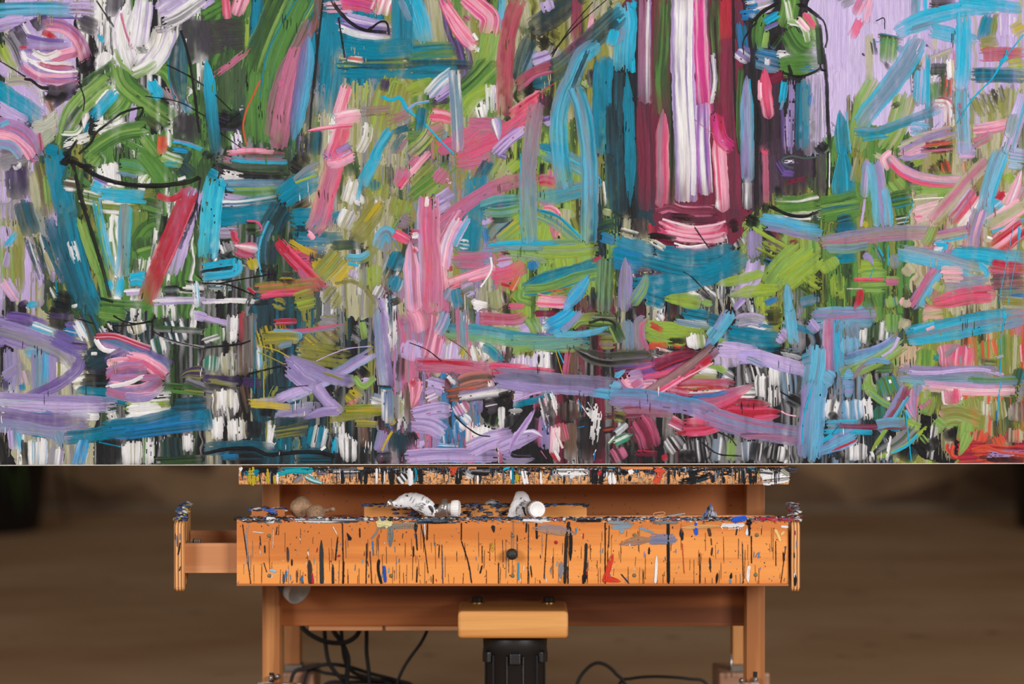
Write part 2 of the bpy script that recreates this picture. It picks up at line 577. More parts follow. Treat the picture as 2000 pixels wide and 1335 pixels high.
# ---------------------------------------------------------------- the setting
def floor_material():
    m, nt, b = new_mat('worn_brown_floor')
    N, L = nt.nodes.new, nt.links.new
    tc = N('ShaderNodeTexCoord')
    mp = N('ShaderNodeMapping'); mp.inputs['Scale'].default_value = (0.9, 1.3, 1)
    L(tc.outputs['Object'], mp.inputs['Vector'])
    n1 = N('ShaderNodeTexNoise'); n1.inputs['Scale'].default_value = 1.6; n1.inputs['Detail'].default_value = 8
    L(mp.outputs[0], n1.inputs['Vector'])
    n2 = N('ShaderNodeTexNoise'); n2.inputs['Scale'].default_value = 14; n2.inputs['Detail'].default_value = 4
    L(mp.outputs[0], n2.inputs['Vector'])
    rp = N('ShaderNodeValToRGB')
    rp.color_ramp.elements[0].position = 0.3; rp.color_ramp.elements[0].color = rgb(146, 107, 70)
    rp.color_ramp.elements[1].position = 0.72; rp.color_ramp.elements[1].color = rgb(176, 142, 108)
    L(n1.outputs['Fac'], rp.inputs[0])
    rp2 = N('ShaderNodeValToRGB')
    rp2.color_ramp.elements[0].position = 0.27; rp2.color_ramp.elements[0].color = (0.35, 0.32, 0.3, 1)
    rp2.color_ramp.elements[1].position = 0.36; rp2.color_ramp.elements[1].color = (1, 1, 1, 1)
    L(n2.outputs['Fac'], rp2.inputs[0])
    mx = N('ShaderNodeMix'); mx.data_type = 'RGBA'; mx.blend_type = 'MULTIPLY'; mx.inputs['Factor'].default_value = 1.0
    L(rp.outputs[0], mx.inputs['A']); L(rp2.outputs[0], mx.inputs['B'])
    L(mx.outputs['Result'], b.inputs['Base Color'])
    b.inputs['Roughness'].default_value = 0.75
    b.inputs['Specular IOR Level'].default_value = 0.2
    return m


def wall_material():
    m, nt, b = new_mat('old_stone_wall')
    N, L = nt.nodes.new, nt.links.new
    tc = N('ShaderNodeTexCoord')
    mp = N('ShaderNodeMapping'); mp.inputs['Scale'].default_value = (1.0, 1.0, 1.7)
    L(tc.outputs['Object'], mp.inputs['Vector'])
    vo = N('ShaderNodeTexVoronoi'); vo.inputs['Scale'].default_value = 4.2
    L(mp.outputs[0], vo.inputs['Vector'])
    n1 = N('ShaderNodeTexNoise'); n1.inputs['Scale'].default_value = 5.0; n1.inputs['Detail'].default_value = 6
    L(mp.outputs[0], n1.inputs['Vector'])
    sp = N('ShaderNodeSeparateColor')
    L(vo.outputs['Color'], sp.inputs[0])
    ad = N('ShaderNodeMath'); ad.operation = 'MULTIPLY_ADD'; ad.inputs[1].default_value = 0.45
    L(sp.outputs[0], ad.inputs[0])
    hf_ = N('ShaderNodeMath'); hf_.operation = 'MULTIPLY'; hf_.inputs[1].default_value = 0.6
    L(n1.outputs['Fac'], hf_.inputs[0]); L(hf_.outputs[0], ad.inputs[2])
    rp = N('ShaderNodeValToRGB')
    rp.color_ramp.elements[0].position = 0.36; rp.color_ramp.elements[0].color = rgb(84, 58, 38)
    rp.color_ramp.elements[1].position = 0.75; rp.color_ramp.elements[1].color = rgb(146, 114, 82)
    L(ad.outputs[0], rp.inputs[0])
    L(rp.outputs[0], b.inputs['Base Color'])
    b.inputs['Roughness'].default_value = 0.9
    bp = N('ShaderNodeBump'); bp.inputs['Strength'].default_value = 0.6; bp.inputs['Distance'].default_value = 0.03
    L(ad.outputs[0], bp.inputs['Height']); L(bp.outputs[0], b.inputs['Normal'])
    return m


tag(box('floor', -7, 7, -3, 7.2, -0.1, 0.0, floor_material(), None, 0), kind='structure')
tag(box('wall_back', -7, 7, 6.55, 6.8, 0.0, 4.2, wall_material(), None, 0), kind='structure')
tag(box('baseboard_back', -7, 7, 6.50, 6.55, 0.0, 0.022, plain('pale_mortar_ledge', rgb(120, 100, 78), 0.85, bump=0.4, bscale=9, vary=0.35), None, 0.006), kind='structure')

# ---------------------------------------------------------------- the easel
CANVAS_Y = 2.600
easel = root('studio_easel', (0, 2.75, 0.0),
             'large oiled wooden studio easel with paint-crusted ledge and drawer holding the painting', 'easel')


def on_plane(Y):
    k = Y / F_PX
    def f(v):
        return np.stack([(v[:, 0] - 1000.0) * k, Y - v[:, 2], CAM_Z - (v[:, 1] - 667.5) * k], 1)
    return f


ledge = pbox('canvas_ledge', 466, 1541, 910.5, 946, 2.604, 0.060, M_LEDGE, easel, 0.0015)
ledge['label'] = 'wooden ledge under the canvas, thick with dried paint of many colours'
front = pbox('drawer_box_front', 462, 1540, 1014, 1140, 2.600, 0.014, M_WOOD, easel, 0.0012)
front['label'] = 'orange wooden front board streaked with black paint drips'
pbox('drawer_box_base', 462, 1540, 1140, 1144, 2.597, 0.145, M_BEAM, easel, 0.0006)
fz = P(0, 1014, 2.6).z
xl, xr = P(462, 0, 2.6).x, P(1540, 0, 2.6).x
box('tray_floor', xl, xr, 2.614, 2.735, 0.2715, 0.2775, M_BACK, easel, 0.0005)
box('tray_back_rail', xl, xr, 2.730, 2.742, 0.2775, 0.2868, M_BACK, easel, 0.001)
for a, b in ((512, 546), (1458, 1494)):
    p = pbox('post', a, b, 930, 1342, 2.745, 0.040, M_WOODV, easel, 0.0012)
pbox('upper_panel', 545, 1460, 935, 1030, 2.786, 0.012, M_BACK, easel, 0.0005)
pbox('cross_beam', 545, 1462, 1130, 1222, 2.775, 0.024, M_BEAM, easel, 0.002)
for a, b in ((603, 747), (753, 915)):
    pbox('rear_slat', a, b, 1222.6, 1231, 2.768, 0.045, M_BEECH, easel, 0.001)
for a, b in ((555, 586), (1431, 1456)):
    lg_ = pbox('rear_leg', a, b, 1120, 1297, 2.950, 0.030, M_WOODV, easel, 0.001)
for a, b in ((552, 614), (1404, 1504)):
    pbox('rear_foot', a, b, 1313, 1399, 2.940, 0.10, wood('pinkish_foot_block' + str(a), rgb(132, 92, 68), rgb(168, 126, 98), 0, off=a), easel, 0.004, 3)
for a, b in ((557, 590), (1430, 1466)):
    pbox('foot_plate', a, b, 1296, 1314, 2.955, 0.025, plain('dull_grey_plate' + str(a), rgb(120, 110, 100), 0.5, 0.3, vary=0.3, bscale=90), easel, 0.001)
obj_from_bm('locking_rod', bm_tube([P(1428, 1276, 2.93), P(1429, 1322, 2.93)], 0.0011, 8, 0.02), M_STEEL, easel, True)
M_FOOT = wood('paint_splashed_runner', rgb(150, 104, 66), rgb(196, 150, 104), 1, off=8.0,
              specks=[(60, 0.52, rgb(225, 222, 218)), (130, 0.60, rgb(60, 70, 90))])
for k, (a, b) in enumerate(((500, 590), (1448, 1486))):
    x0, x1 = P(a, 0, 2.73).x, P(b, 0, 2.73).x
    box('base_runner', x0, x1, 2.42, 2.742, 0.0, 0.0805, M_FOOT, easel, 0.005, 3)
# slots and hinge screws at the bottom of the posts
for a, b, y0, y1 in ((526, 535, 1313, 1332), (1471, 1479, 1311, 1331)):
    pbox('bolt_slot', a, b, y0, y1, 2.7445, 0.004, plain('dark_slot' + str(a), rgb(18, 14, 12), 0.8), easel, 0)
for px, py in ((530, 1324), (543, 1321), (1475, 1327), (1448, 1329)):
    bm = bm_lathe([(0.0015, 0), (0.0035, 0.001), (0.0035, 0.006), (0.0022, 0.009), (0.0004, 0.0105)], P(px, py, 2.745), (0, -1, 0.25), 12)
    obj_from_bm('hinge_screw', bm, M_STEEL, easel, True)

# motor block, bolts and motor
mb = pbox('motor_block', 894, 1110, 1193, 1247, 2.660, 0.114, M_BLOCK, easel, 0.006, 4)
bz = P(0, 1193, 2.66).z
for px in (932, 1072):
    x = (px - 1000) * 2.745 / F_PX
    obj_from_bm('washer', bm_lathe([(0.0088, 0), (0.0088, 0.0013)], (x, 2.745, bz), (0, 0, 1), 20), M_BRASS, mb)
    obj_from_bm('bolt_cap', bm_lathe([(0.0064, 0.0013), (0.0068, 0.002), (0.0068, 0.0065), (0.0050, 0.0075)], (x, 2.745, bz), (0, 0, 1), 12), M_BLACK, mb, False)
mz = P(0, 1247, 2.66).z
mc = Vector(((1006 - 1000) * 2.715 / F_PX, 2.715, 0))
motor = obj_from_bm('lift_motor', bm_lathe([(0.0360, 0.0), (0.0368, 0.004), (0.0368, mz - 0.022), (0.0386, mz - 0.021), (0.0394, mz - 0.006), (0.0386, mz - 0.001), (0.030, mz - 0.0005)], mc, (0, 0, 1), 40), M_BLACK, easel, True)
motor['label'] = 'black plastic motor housing under the wooden block'
for k in range(6):
    a = -math.pi / 2 + k * math.pi / 3
    d = Vector((math.cos(a), math.sin(a), 0))
    bm = bm_box(-0.0065, 0.0065, -0.003, 0.004, 0, 0.013, 0.0015)
    bmesh.ops.transform(bm, matrix=Matrix.Translation(mc + d * 0.0385 + Vector((0, 0, mz - 0.033))) @ Matrix.Rotation(a - math.pi / 2, 4, 'Z'), verts=bm.verts)
    obj_from_bm('clamp_lug', bm, M_BLACK, motor)
for k in range(12):
    a = -math.pi / 2 + (k + .5) * math.pi / 6
    d = Vector((math.cos(a), math.sin(a), 0))
    bm = bm_box(-0.0012, 0.0012, -0.001, 0.0022, 0.004, mz - 0.024, 0.0004, 1)
    bmesh.ops.transform(bm, matrix=Matrix.Translation(mc + d * 0.0362) @ Matrix.Rotation(a - math.pi / 2, 4, 'Z'), verts=bm.verts)
    obj_from_bm('housing_rib', bm, M_BLACK, motor)
box('motor_flange', mc.x - 0.042, mc.x + 0.042, 2.69, 2.74, mz - 0.0018, mz - 0.0001, M_BLACK, easel, 0.0004)

# knob and screws on the front board
obj_from_bm('knob', bm_lathe([(0.0035, 0), (0.0035, 0.004), (0.0062, 0.006), (0.0068, 0.010), (0.0060, 0.0135), (0.003, 0.0155), (0.0003, 0.0158)], P(1000, 1080, 2.6), (0, -1, 0), 20),
            plain('painted_black_knob', rgb(38, 34, 32), 0.45, bump=0.8, bscale=420, vary=0.4), front, True)
for zx, zy in ((902, 663), (905, 975), (1850, 665), (1855, 975), (2805, 665), (2805, 975), (3758, 658), (3755, 972), (4712, 657), (4703, 968)):
    q = P(300 + zx / 4, 880 + zy / 4, 2.6)
    s_ = obj_from_bm('screw', bm_lathe([(0.0024, -0.001), (0.0024, 0.0003), (0.0018, 0.0008), (0.0002, 0.0009)], q, (0, -1, 0), 12), M_SCREW, front)

# sliding drawer, pulled out at one side
drawer = box('drawer_front_wall', P(361, 0, 2.62).x, P(1543, 0, 2.6).x, 2.6165, 2.6265, 0.2276, 0.2627, M_BEECH, easel, 0.0008)
box('drawer_back_wall', P(372, 0, 2.72).x, P(1520, 0, 2.7).x, 2.716, 2.726, 0.2276, 0.2690, M_BEECH, easel, 0.0008)
box('drawer_bottom', P(366, 0, 2.63).x, P(1520, 0, 2.6).x, 2.6265, 2.716, 0.2290, 0.2340, M_BEECH, easel, 0.0004)


def end_plate(px0, px1, skew, crust_seed):
    x0, x1 = (px0 - 1000) * 0.0006, (px1 - 1000) * 0.0006
    zf = lambda py: CAM_Z - (py - 667.5) * 0.0006
    poly = [(2.594, zf(1148)), (2.5935, zf(1030)), (2.596, zf(1021)), (2.604, zf(1016)), (2.66, 0.2955), (2.735, 0.3005), (2.742, 0.297), (2.742, 0.232), (2.70, 0.216), (2.604, zf(1155)), (2.598, zf(1153))]
    bm = bmesh.new()
    n_l = 5
    cols = []
    for k in range(n_l + 1):
        f = k / n_l
        cols.append([bm.verts.new((x0 + (x1 - x0) * f + skew * (y - 2.594) / 0.148, y, z)) for y, z in poly])
    n = len(poly)
    for k in range(n_l):
        for i in range(n):
            bm.faces.new((cols[k][i], cols[k][(i + 1) % n], cols[k + 1][(i + 1) % n], cols[k + 1][i]))
    bm.faces.new(cols[0]); bm.faces.new(list(reversed(cols[-1])))
    bmesh.ops.recalc_face_normals(bm, faces=bm.faces)
    bmesh.ops.bevel(bm, geom=[e for e in bm.edges if len(e.link_faces) == 2 and e.calc_face_angle() > 0.5], offset=0.0012, segments=2, affect='EDGES')
    return obj_from_bm('drawer_end_plate', bm, M_PLYS, easel)


def ply_material():
    m, nt, b = new_mat('striped_plywood_edge')
    N, L = nt.nodes.new, nt.links.new
    tc = N('ShaderNodeTexCoord')
    sx = N('ShaderNodeSeparateXYZ'); L(tc.outputs['Object'], sx.inputs[0])
    nz = N('ShaderNodeTexNoise'); nz.inputs['Scale'].default_value = 40; L(tc.outputs['Object'], nz.inputs['Vector'])
    ma = N('ShaderNodeMath'); ma.operation = 'MULTIPLY_ADD'; ma.inputs[1].default_value = 0.0012; L(nz.outputs['Fac'], ma.inputs[0]); L(sx.outputs[0], ma.inputs[2])
    mu = N('ShaderNodeMath'); mu.operation = 'MULTIPLY'; mu.inputs[1].default_value = 2 * math.pi / 0.0036; L(ma.outputs[0], mu.inputs[0])
    si = N('ShaderNodeMath'); si.operation = 'SINE'; L(mu.outputs[0], si.inputs[0])
    rp = N('ShaderNodeValToRGB')
    rp.color_ramp.elements[0].position = 0.1; rp.color_ramp.elements[0].color = rgb(128, 76, 42)
    rp.color_ramp.elements[1].position = 0.55; rp.color_ramp.elements[1].color = rgb(222, 160, 96)
    mr = N('ShaderNodeMapRange'); mr.inputs['From Min'].default_value = -1; L(si.outputs[0], mr.inputs['Value']); L(mr.outputs[0], rp.inputs[0])
    L(rp.outputs[0], b.inputs['Base Color'])
    b.inputs['Roughness'].default_value = 0.55
    return m


M_PLYS = ply_material()
plate_l = end_plate(341.5, 360.5, -0.0135, 1)
plate_r = end_plate(1544, 1561.5, 0.0150, 2)
bk = box('runner_bracket', -0.3805, -0.3715, 2.640, 2.652, 0.2600, 0.2650, M_STEEL, easel, 0.0006)
box('runner_bracket', -0.3830, -0.3780, 2.640, 2.652, 0.2500, 0.2650, M_STEEL, easel, 0.0006)

# ---------------------------------------------------------------- dried paint on the easel
PLANE_FRONT = on_plane(2.5999)
PLANE_LEDGE = on_plane(2.6039)


def drips(text, ox, oy, sc_, plane, parent, label='paint_drip'):
    for ln in text.strip().splitlines():
        tk = ln.split()
        pts = [tuple(float(q) for q in t.split(',')) for t in tk if ',' in t]
        opts = [t for t in tk[2:] if ',' not in t]
        pts = [(ox + x / sc_, oy + y / sc_) for x, y in pts]
        a = stroke_arrays(pts, max(float(tk[0]) / sc_, 0.8), tk[1], (['d0', 'r'] if float(tk[0]) / sc_ < 8 else ['d2']) + opts, None, 1, lane_w=1.6, step=2.5, smoothness=0.3, top=911.2)
        if len(a[1]):
            o = paint_mesh(label, [a], plane, M_PAINT, parent)


def splatter(name, n, gen, plane, parent):
    """countless tiny flecks and runs of dried paint, one piece of stuff"""
    parts = []
    for _ in range(n):
        pts, w, c, o = gen()
        a = stroke_arrays(pts, w, c, [o, 'd0', 't2'] if o else ['d0', 't2'], None, 1, lane_w=2.2, step=3.5, smoothness=0.3, top=911.2)
        if len(a[1]): parts.append(a)
    o = paint_mesh(name, parts, plane, M_PAINT, parent)
    o['kind'] = 'stuff'
    return o


CH = random.choice
U_ = random.uniform


def gen_front():
    x = U_(466, 1536)
    y = U_(1022, 1136)
    r = random.random()
    if r < 0.42:
        L = U_(8, 60)
        return [(x, y), (x + U_(-1.2, 1.2), min(1139, y + L))], U_(0.5, 1.1), CH(['K', '#5a3a2a', '#8a8a90', '#7a5030', '#8a6040', '#9a6838']), CH(['', 'p', 's'])
    if r < 0.62:
        L = U_(4, 14)
        return [(x, y), (x + U_(-2, 2), min(1139, y + L))], U_(1.2, 3.0), CH(['K', 'bg', 'B', 'W', 'li', '#7a4030', 'R', 'lc']), CH(['p', 's', 'e'])
    L = U_(1.5, 4)
    return [(x, y), (x + U_(-3, 3), y + L)], U_(1.2, 2.4), CH(['K', 'br', 'W', 'bg', 'B', 'R', 'li', '#6a4028', 'K']), 'p'


def gen_rim():
    x = U_(462, 1540)
    y = 1011.0 + min(abs(random.gauss(0, 3.8)), 10.5)
    cols = ['K', 'K', '#4a4850', 'W', 'bg', 'gr', '#3a4a60', 'vt', '#a8a098', '#5a6a88', '#585060', '#7a8a94']
    if x > 1430: cols += ['R', '#a06068', '#c0505a', '#8a5a60']
    if random.random() < .05: cols = ['O', 'yl', 'B', 'R']
    return [(x, y), (x + U_(1, 7), y + U_(-1, 2.0))], U_(1.2, 3.0), CH(cols), CH(['p', 'r'])


def gen_ledge():
    x = U_(467, 1540)
    y = U_(911, 944)
    top = y < 924
    r = random.random()
    cols = ['K', 'K', '#55525a', 'W', 'gr', 'vt', '#8a8078', 'bg'] if top else ['#d8c8b0', 'K', '#b0a090', 'gr', '#8a7a70', 'br', '#a87040', '#c89058', '#c0b8b0', '#5a4a42']
    if r < 0.07: cols = ['O', 'yl', 'C', 'B', 'R', '#e09050', 'T']
    if r < 0.6:
        return [(x, y), (x + U_(-.6, .6), min(945.5, y + U_(2, 11)))], U_(0.7, 1.9), CH(cols), CH(['r', 'p', 'e'])
    return [(x, y), (x + U_(2, 8), min(945, y + U_(-1, 1.5)))], U_(1.0, 3.4 if top else 2.0), CH(cols), CH(['p', 'r'])


def gen_ledge_black():
    x = U_(467, 1538)
    y = 911 + abs(random.gauss(0, 6.5))
    return [(x, y), (x + U_(5, 26), min(944, y + U_(-1, 2)))], U_(2, 6), CH(['K', '#2e2c30', '#3a3a40', 'K', '#4a4850']), CH(['p', ''])


splatter('dried_paint_crust', 620, gen_ledge_black, PLANE_LEDGE, ledge)
splatter('paint_flecks', 2600, gen_ledge, on_plane(2.6037), ledge)
splatter('paint_flecks', 430, gen_front, on_plane(2.5998), front)
splatter('dried_paint_crust', 1300, gen_rim, on_plane(2.5996), front)

def gen_ledge_runs():
    x = U_(470, 1538)
    y = U_(912, 922)
    return [(x, y), (x + U_(-1, 1), min(945.5, y + U_(10, 34)))], U_(1.6, 4.6), CH(['K', 'K', 'K', '#2e3036', 'W', '#5a5860', '#3a4048', 'gr']), CH(['r', 'e'])


splatter('paint_runs', 90, gen_ledge_runs, on_plane(2.6035), ledge)
LEDGE_DRIPS = '''
60 yl t2 762,118 765,190 765,262
24 yl t2 890,112 893,190 895,262
20 yl t2 935,195 945,255
26 yl t2 810,200 815,240
40 W t2 670,140 690,150
70 #17b0b8/T/br d3 t2 970,170 1060,150 1250,150
60 #17b0b8/W/br d3 t2 1180,190 1240,220 1310,240
60 T t2 710,165 820,170
80 K t2 700,140 900,130 960,160
34 K t2 1470,150 1480,255
26 K t2 1655,150 1655,262
40 K t2 1860,150 1868,262
60 K t2 1640,150 1700,150
70 gr/K/W d3 t1 1400,170 1600,165
50 #d8a070/be t2 1590,122 1640,125
26 W t2 1990,190 1995,262
90 K/W t2 1920,190 1960,240
40 gr/#6a6070 t2 1100,240 1160,200
16 O t2 1165,118 1180,122
30 K t2 1660,150 1655,262
40 K t2 1850,160 1865,262
50 W/gr t2 2000,140 2005,262
22 T t2 2040,130 2050,190 2040,250
40 K t2 2080,140 2090,255
44 O t2 s 2300,115 2350,122 2325,190
60 O t2 2305,125 2350,125
50 K t2 2390,150 2380,262
90 K/gr t2 2480,150 2620,150
60 gr/W t2 2440,170 2500,200
40 #e09060 t2 2460,122 2520,125
24 T t2 2805,120 2810,262
20 C t2 2730,150 2790,120
44 W t2 2890,150 2910,262
20 W t2 3020,160 3030,262
60 W/K d3 t2 3120,170 3400,170
30 yl t2 2840,180 2840,240
60 W/K t2 3240,200 3300,160
30 W t2 3560,190 3570,262
40 K t2 3460,150 3450,262
40 R t2 3500,150 3480,190
40 K t2 3520,150 3490,262
30 W t2 s 3590,170 3600,262
40 W t2 3720,150 3740,180
50 #e8905a t2 3650,118 3900,122
40 C t2 3540,118 3610,115
26 C t2 3780,120 3830,118
26 K t2 3720,190 3720,240
50 O t2 3930,140 3960,170 3920,250
30 O t2 3910,150 4000,160
22 K t2 4025,150 4022,262
50 K/vt d3 t2 4100,240 4260,220 4360,180
50 K t2 4200,150 4220,255
40 K t2 4360,180 4380,245
26 K t2 4450,200 4455,255
50 K t2 4490,150 4510,170
26 K t2 4610,150 4615,262
26 K t2 4660,150 4665,262
20 K t2 4690,190 4685,262
30 C/B t2 4630,120 4710,118
60 W/gr/K d3 t2 4730,170 4830,180
90 W/gr/K d3 t1 4760,230 4960,200
14 K t2 4852,160 4852,262
40 be/gr t2 4900,150 4960,190
'''
drips(LEDGE_DRIPS, 300, 880, 4.0, on_plane(2.6034), ledge)

FRONT_DRIPS = '''
6 K 695,570 735,860 760,1040
7 #8fa8c0 740,575 725,680 735,800 730,880
6 K 955,660 965,590
30 #3a3a3a s 1310,695 1312,850 1315,1040
8 K 1475,560 1480,800 1482,1040
14 K 1484,860 1480,1040
18 #34302e s 1400,880 1402,1040
34 #4a382e s 1215,850 1220,920 1225,1040
22 R 1232,950 1245,1040
18 #4a4440 p 1048,750 1050,870
6 K 830,660 838,740
10 K s 868,735 870,800
12 K 1080,845 1080,900
6 K 860,870 885,950
26 #9fc4dc 905,930 960,945
18 #3a5a7a p 1018,960 1016,1040
14 B p 1035,930 1036,990
18 B/#4a6a90 p 1158,970 1158,1040
12 #6a5038 s 1118,930 1120,1030
24 #2a5ac0 1800,895 1810,1030
22 K 1760,845 1755,930 1780,1040
10 K s 1440,660 1420,860
10 B 1710,700 1718,820
16 R 1435,825 1460,815
6 W 1400,590 1435,655
5 W 935,610 932,760
6 W 770,632 860,640
6 W 1140,680 1150,700
14 gr 1700,690 1740,640 1755,600
46 #8a8478/#6a7880 p 1845,580 1850,640 1848,750
50 #8a8880/#b08458 d3 1760,580 1900,585 2060,580
70 #e8dca0 t3 1740,570 1800,555 1860,560
30 #e8dca0 t3 1810,590 1830,600
30 K s 1510,640 1540,700
8 K 1665,720 1660,1040
8 #6a3828 1690,780 1705,1040
10 K 1610,600 1612,680
12 K s 2030,740 2030,830
34 #2c2826 e 2045,560 2048,640
10 K 2050,640 2060,780
10 K s 2060,900 2055,1030
6 K 2090,570 2120,760 2145,960
8 K s 2185,960 2183,1040
8 K p 2232,730 2228,840
7 #4a4a60 2252,730 2260,1040
8 K 2405,560 2404,700
9 K 2404,700 2460,880 2485,1035
6 K 2566,740 2568,880
12 K s 2568,890 2550,960
7 K 2695,870 2695,1040
16 #5aa0c0 2850,870 2850,1010
8 W 2893,890 2890,940
9 K p 2945,890 2955,990
6 K 2930,570 2925,1040
6 K 3076,580 3050,1000
16 K 2990,560 2995,690
12 K e 2915,560 2910,640
24 #302c2a 3245,550 3225,700 3212,1040
26 K p 3255,590 3260,720 3255,860
10 K 3237,900 3237,1040
50 gr p 3190,860 3180,1000
22 #2c2826 3380,720 3375,850 3365,1000
40 K e 3370,960 3365,1000 3355,1045
9 K 3528,550 3528,1040
6 K 3560,580 3555,760
40 #e04028 s 3590,800 3550,930 3520,1030
46 #e04028 e 3530,1000 3580,1005 3650,1020
30 R 3140,700 3145,730
80 #b08a70/#9a8890 p 2960,600 3160,620 3300,650
30 #8aa0b0 3580,600 3730,590
40 #8aa0b0 e 3640,640 3680,610
20 #8aa0b0 3790,600 3910,640
80 #b08468/#a08080/#b88858 p 3640,730 3760,705 3900,690
80 #8084a4/#94848c d2 3880,690 3960,690 4080,690
12 W p 3718,690 3722,750
14 K s 3872,750 3870,810
22 W s 3930,815 3926,940 3920,1035
24 K 4020,545 4022,1035
12 K 4024,850 4025,1040
10 #342e2a 3650,960 3715,1035
36 #2a2828 p 4120,600 4130,700
30 #2a60d8 s 4235,550 4240,660
24 #5a3a28 4335,600 4350,670
8 #5a3a28 4355,680 4360,740
14 #5a3a28 s 4365,750 4358,820
16 #4a3428 p 4345,830 4350,940
6 O 4130,720 4145,960
18 K p 4405,950 4397,1035
5 K 4268,800 4265,1040
46 W t2 d2 4440,590 4520,590 4610,585
30 #d8a468 p 4120,600 4280,592 4440,590
44 #2a60d8 t3 4520,540 4630,525
30 #2a60d8 s 4550,560 4545,575
10 K s 4565,560 4550,660
50 K t2 4630,555 4670,560
16 K 4655,560 4653,665
24 W s 4636,600 4636,660
8 K 4670,660 4672,880
6 K 4600,720 4608,1035
24 W e 4655,895 4645,960 4645,1030
14 W 4635,960 4650,1010
20 K s 4515,950 4508,1000
14 #6a90b8 4505,1000 4505,1040
22 #f0c880 4855,610 4880,660 4900,710
20 #f0c880 4930,630 4900,660
10 K s 4922,790 4928,860
6 K 4860,700 4862,900
5 K 4940,740 4900,1035
12 #5a90b8 4730,790 4725,840
20 W/bg 4900,590 4960,595
30 #c8505a t3 4820,540 4880,535
24 #7a8890 d3 t2 3880,560 4100,560
34 #8a949a d3 t2 3550,560 3750,565
24 K/#50484a d3 t2 3300,545 3500,545
34 K/bg d3 t2 2060,555 2300,550
29 W/K d3 t2 2870,545 3100,548
34 #5a6068/K d3 t2 2000,545 2400,550
34 #5a6068/K d3 t2 700,545 1000,545
50 W/gr t2 880,540 950,545
34 #4a4a50/W d3 t2 1100,545 1600,548
24 R/#8a5a5a d3 t2 4700,530 5000,540
30 #2a2828 e 2650,580 2660,640
8 K s 2840,655 2842,710
6 #8a8aa0 2810,560 2812,760
40 #d8a040 p 2650,700 2648,790
10 K 2140,560 2136,700
8 W 2115,560 2120,660
10 #3a5a9a s 2040,640 2050,690
'''
drips(FRONT_DRIPS, 300, 880, 4.0, on_plane(2.5994), front)
PLATE_DRIPS = '''
22 K p 1612,965 1614,1000 1613,1058
12 W p 1606,950 1608,990
8 K p 1604,790 1606,840
8 #6a8ab0 p 1625,700 1626,760
8 R p 1612,620 1613,660
'''
drips(PLATE_DRIPS, 1150, 880, 4.0, on_plane(2.5930), plate_r)
drips('''
9 K 208,712 200,770 190,815
8 K s 212,900 200,940
9 #4a6a9a p 182,660 185,750
7 #6a8ab0 p 205,640 206,700
6 K p 170,640 168,700''', 300, 880, 4.0, on_plane(2.5930), plate_l)


def crust_on_edge(parent, x0, x1, pts, cols, n, seed):
    """knobbly dried paint along the sloping top edge of an end plate"""
    rs = random.Random(seed)
    bm = bmesh.new()
    for _ in range(n):
        f = rs.random() * (len(pts) - 1)
        i = int(f); f -= i
        (ya, za, sa), (yb, zb, sb) = pts[i], pts[min(i + 1, len(pts) - 1)]
        c = Vector((rs.uniform(x0, x1) + sa + (sb - sa) * f, ya + (yb - ya) * f, za + (zb - za) * f))
        mt = Matrix.Translation(c) @ Matrix.Rotation(rs.uniform(0, 3), 4, 'Z') @ Matrix.Diagonal((rs.uniform(.002, .0045), rs.uniform(.003, .008), rs.uniform(.0012, .0032), 1))
        g = bmesh.ops.create_icosphere(bm, subdivisions=1, radius=1.0, matrix=mt)
        k = rs.randrange(len(cols))
        for fc in {fc for v in g['verts'] for fc in v.link_faces}:
            fc.material_index = k
    o = obj_from_bm('dried_paint_crust', bm, cols[0], parent, True)
    for c in cols[1:]:
        o.data.materials.append(c)
    o['kind'] = 'stuff'
    return o


M_CR = [plain('crust_' + n, rgb(*c), 0.42, bump=0.5, bscale=300, vary=0.2) for n, c in
        (('black', (36, 33, 36)), ('grey', (96, 92, 98)), ('pale', (196, 192, 190)), ('blue', (52, 74, 118)), ('ochre', (186, 160, 60)), ('wine', (120, 60, 62)), ('cobalt', (46, 92, 176)))]
edge_pts = [(2.600, 0.2895, 0), (2.66, 0.2965, -0.006), (2.735, 0.3015, -0.0135)]
crust_on_edge(plate_l, -0.3945, -0.3845, edge_pts, M_CR[:5], 60, 1)
crust_on_edge(plate_r, 0.3270, 0.3365, [(a, b, -c * 1.1) for a, b, c in edge_pts], [M_CR[0], M_CR[1], M_CR[5], M_CR[2]], 55, 2)
crust_on_edge(front, xl, xr, [(2.6015, fz + 0.0002, 0), (2.612, fz + 0.0004, 0)], [M_CR[0], M_CR[0], M_CR[1], M_CR[2], M_CR[3], M_CR[5]], 420, 3)

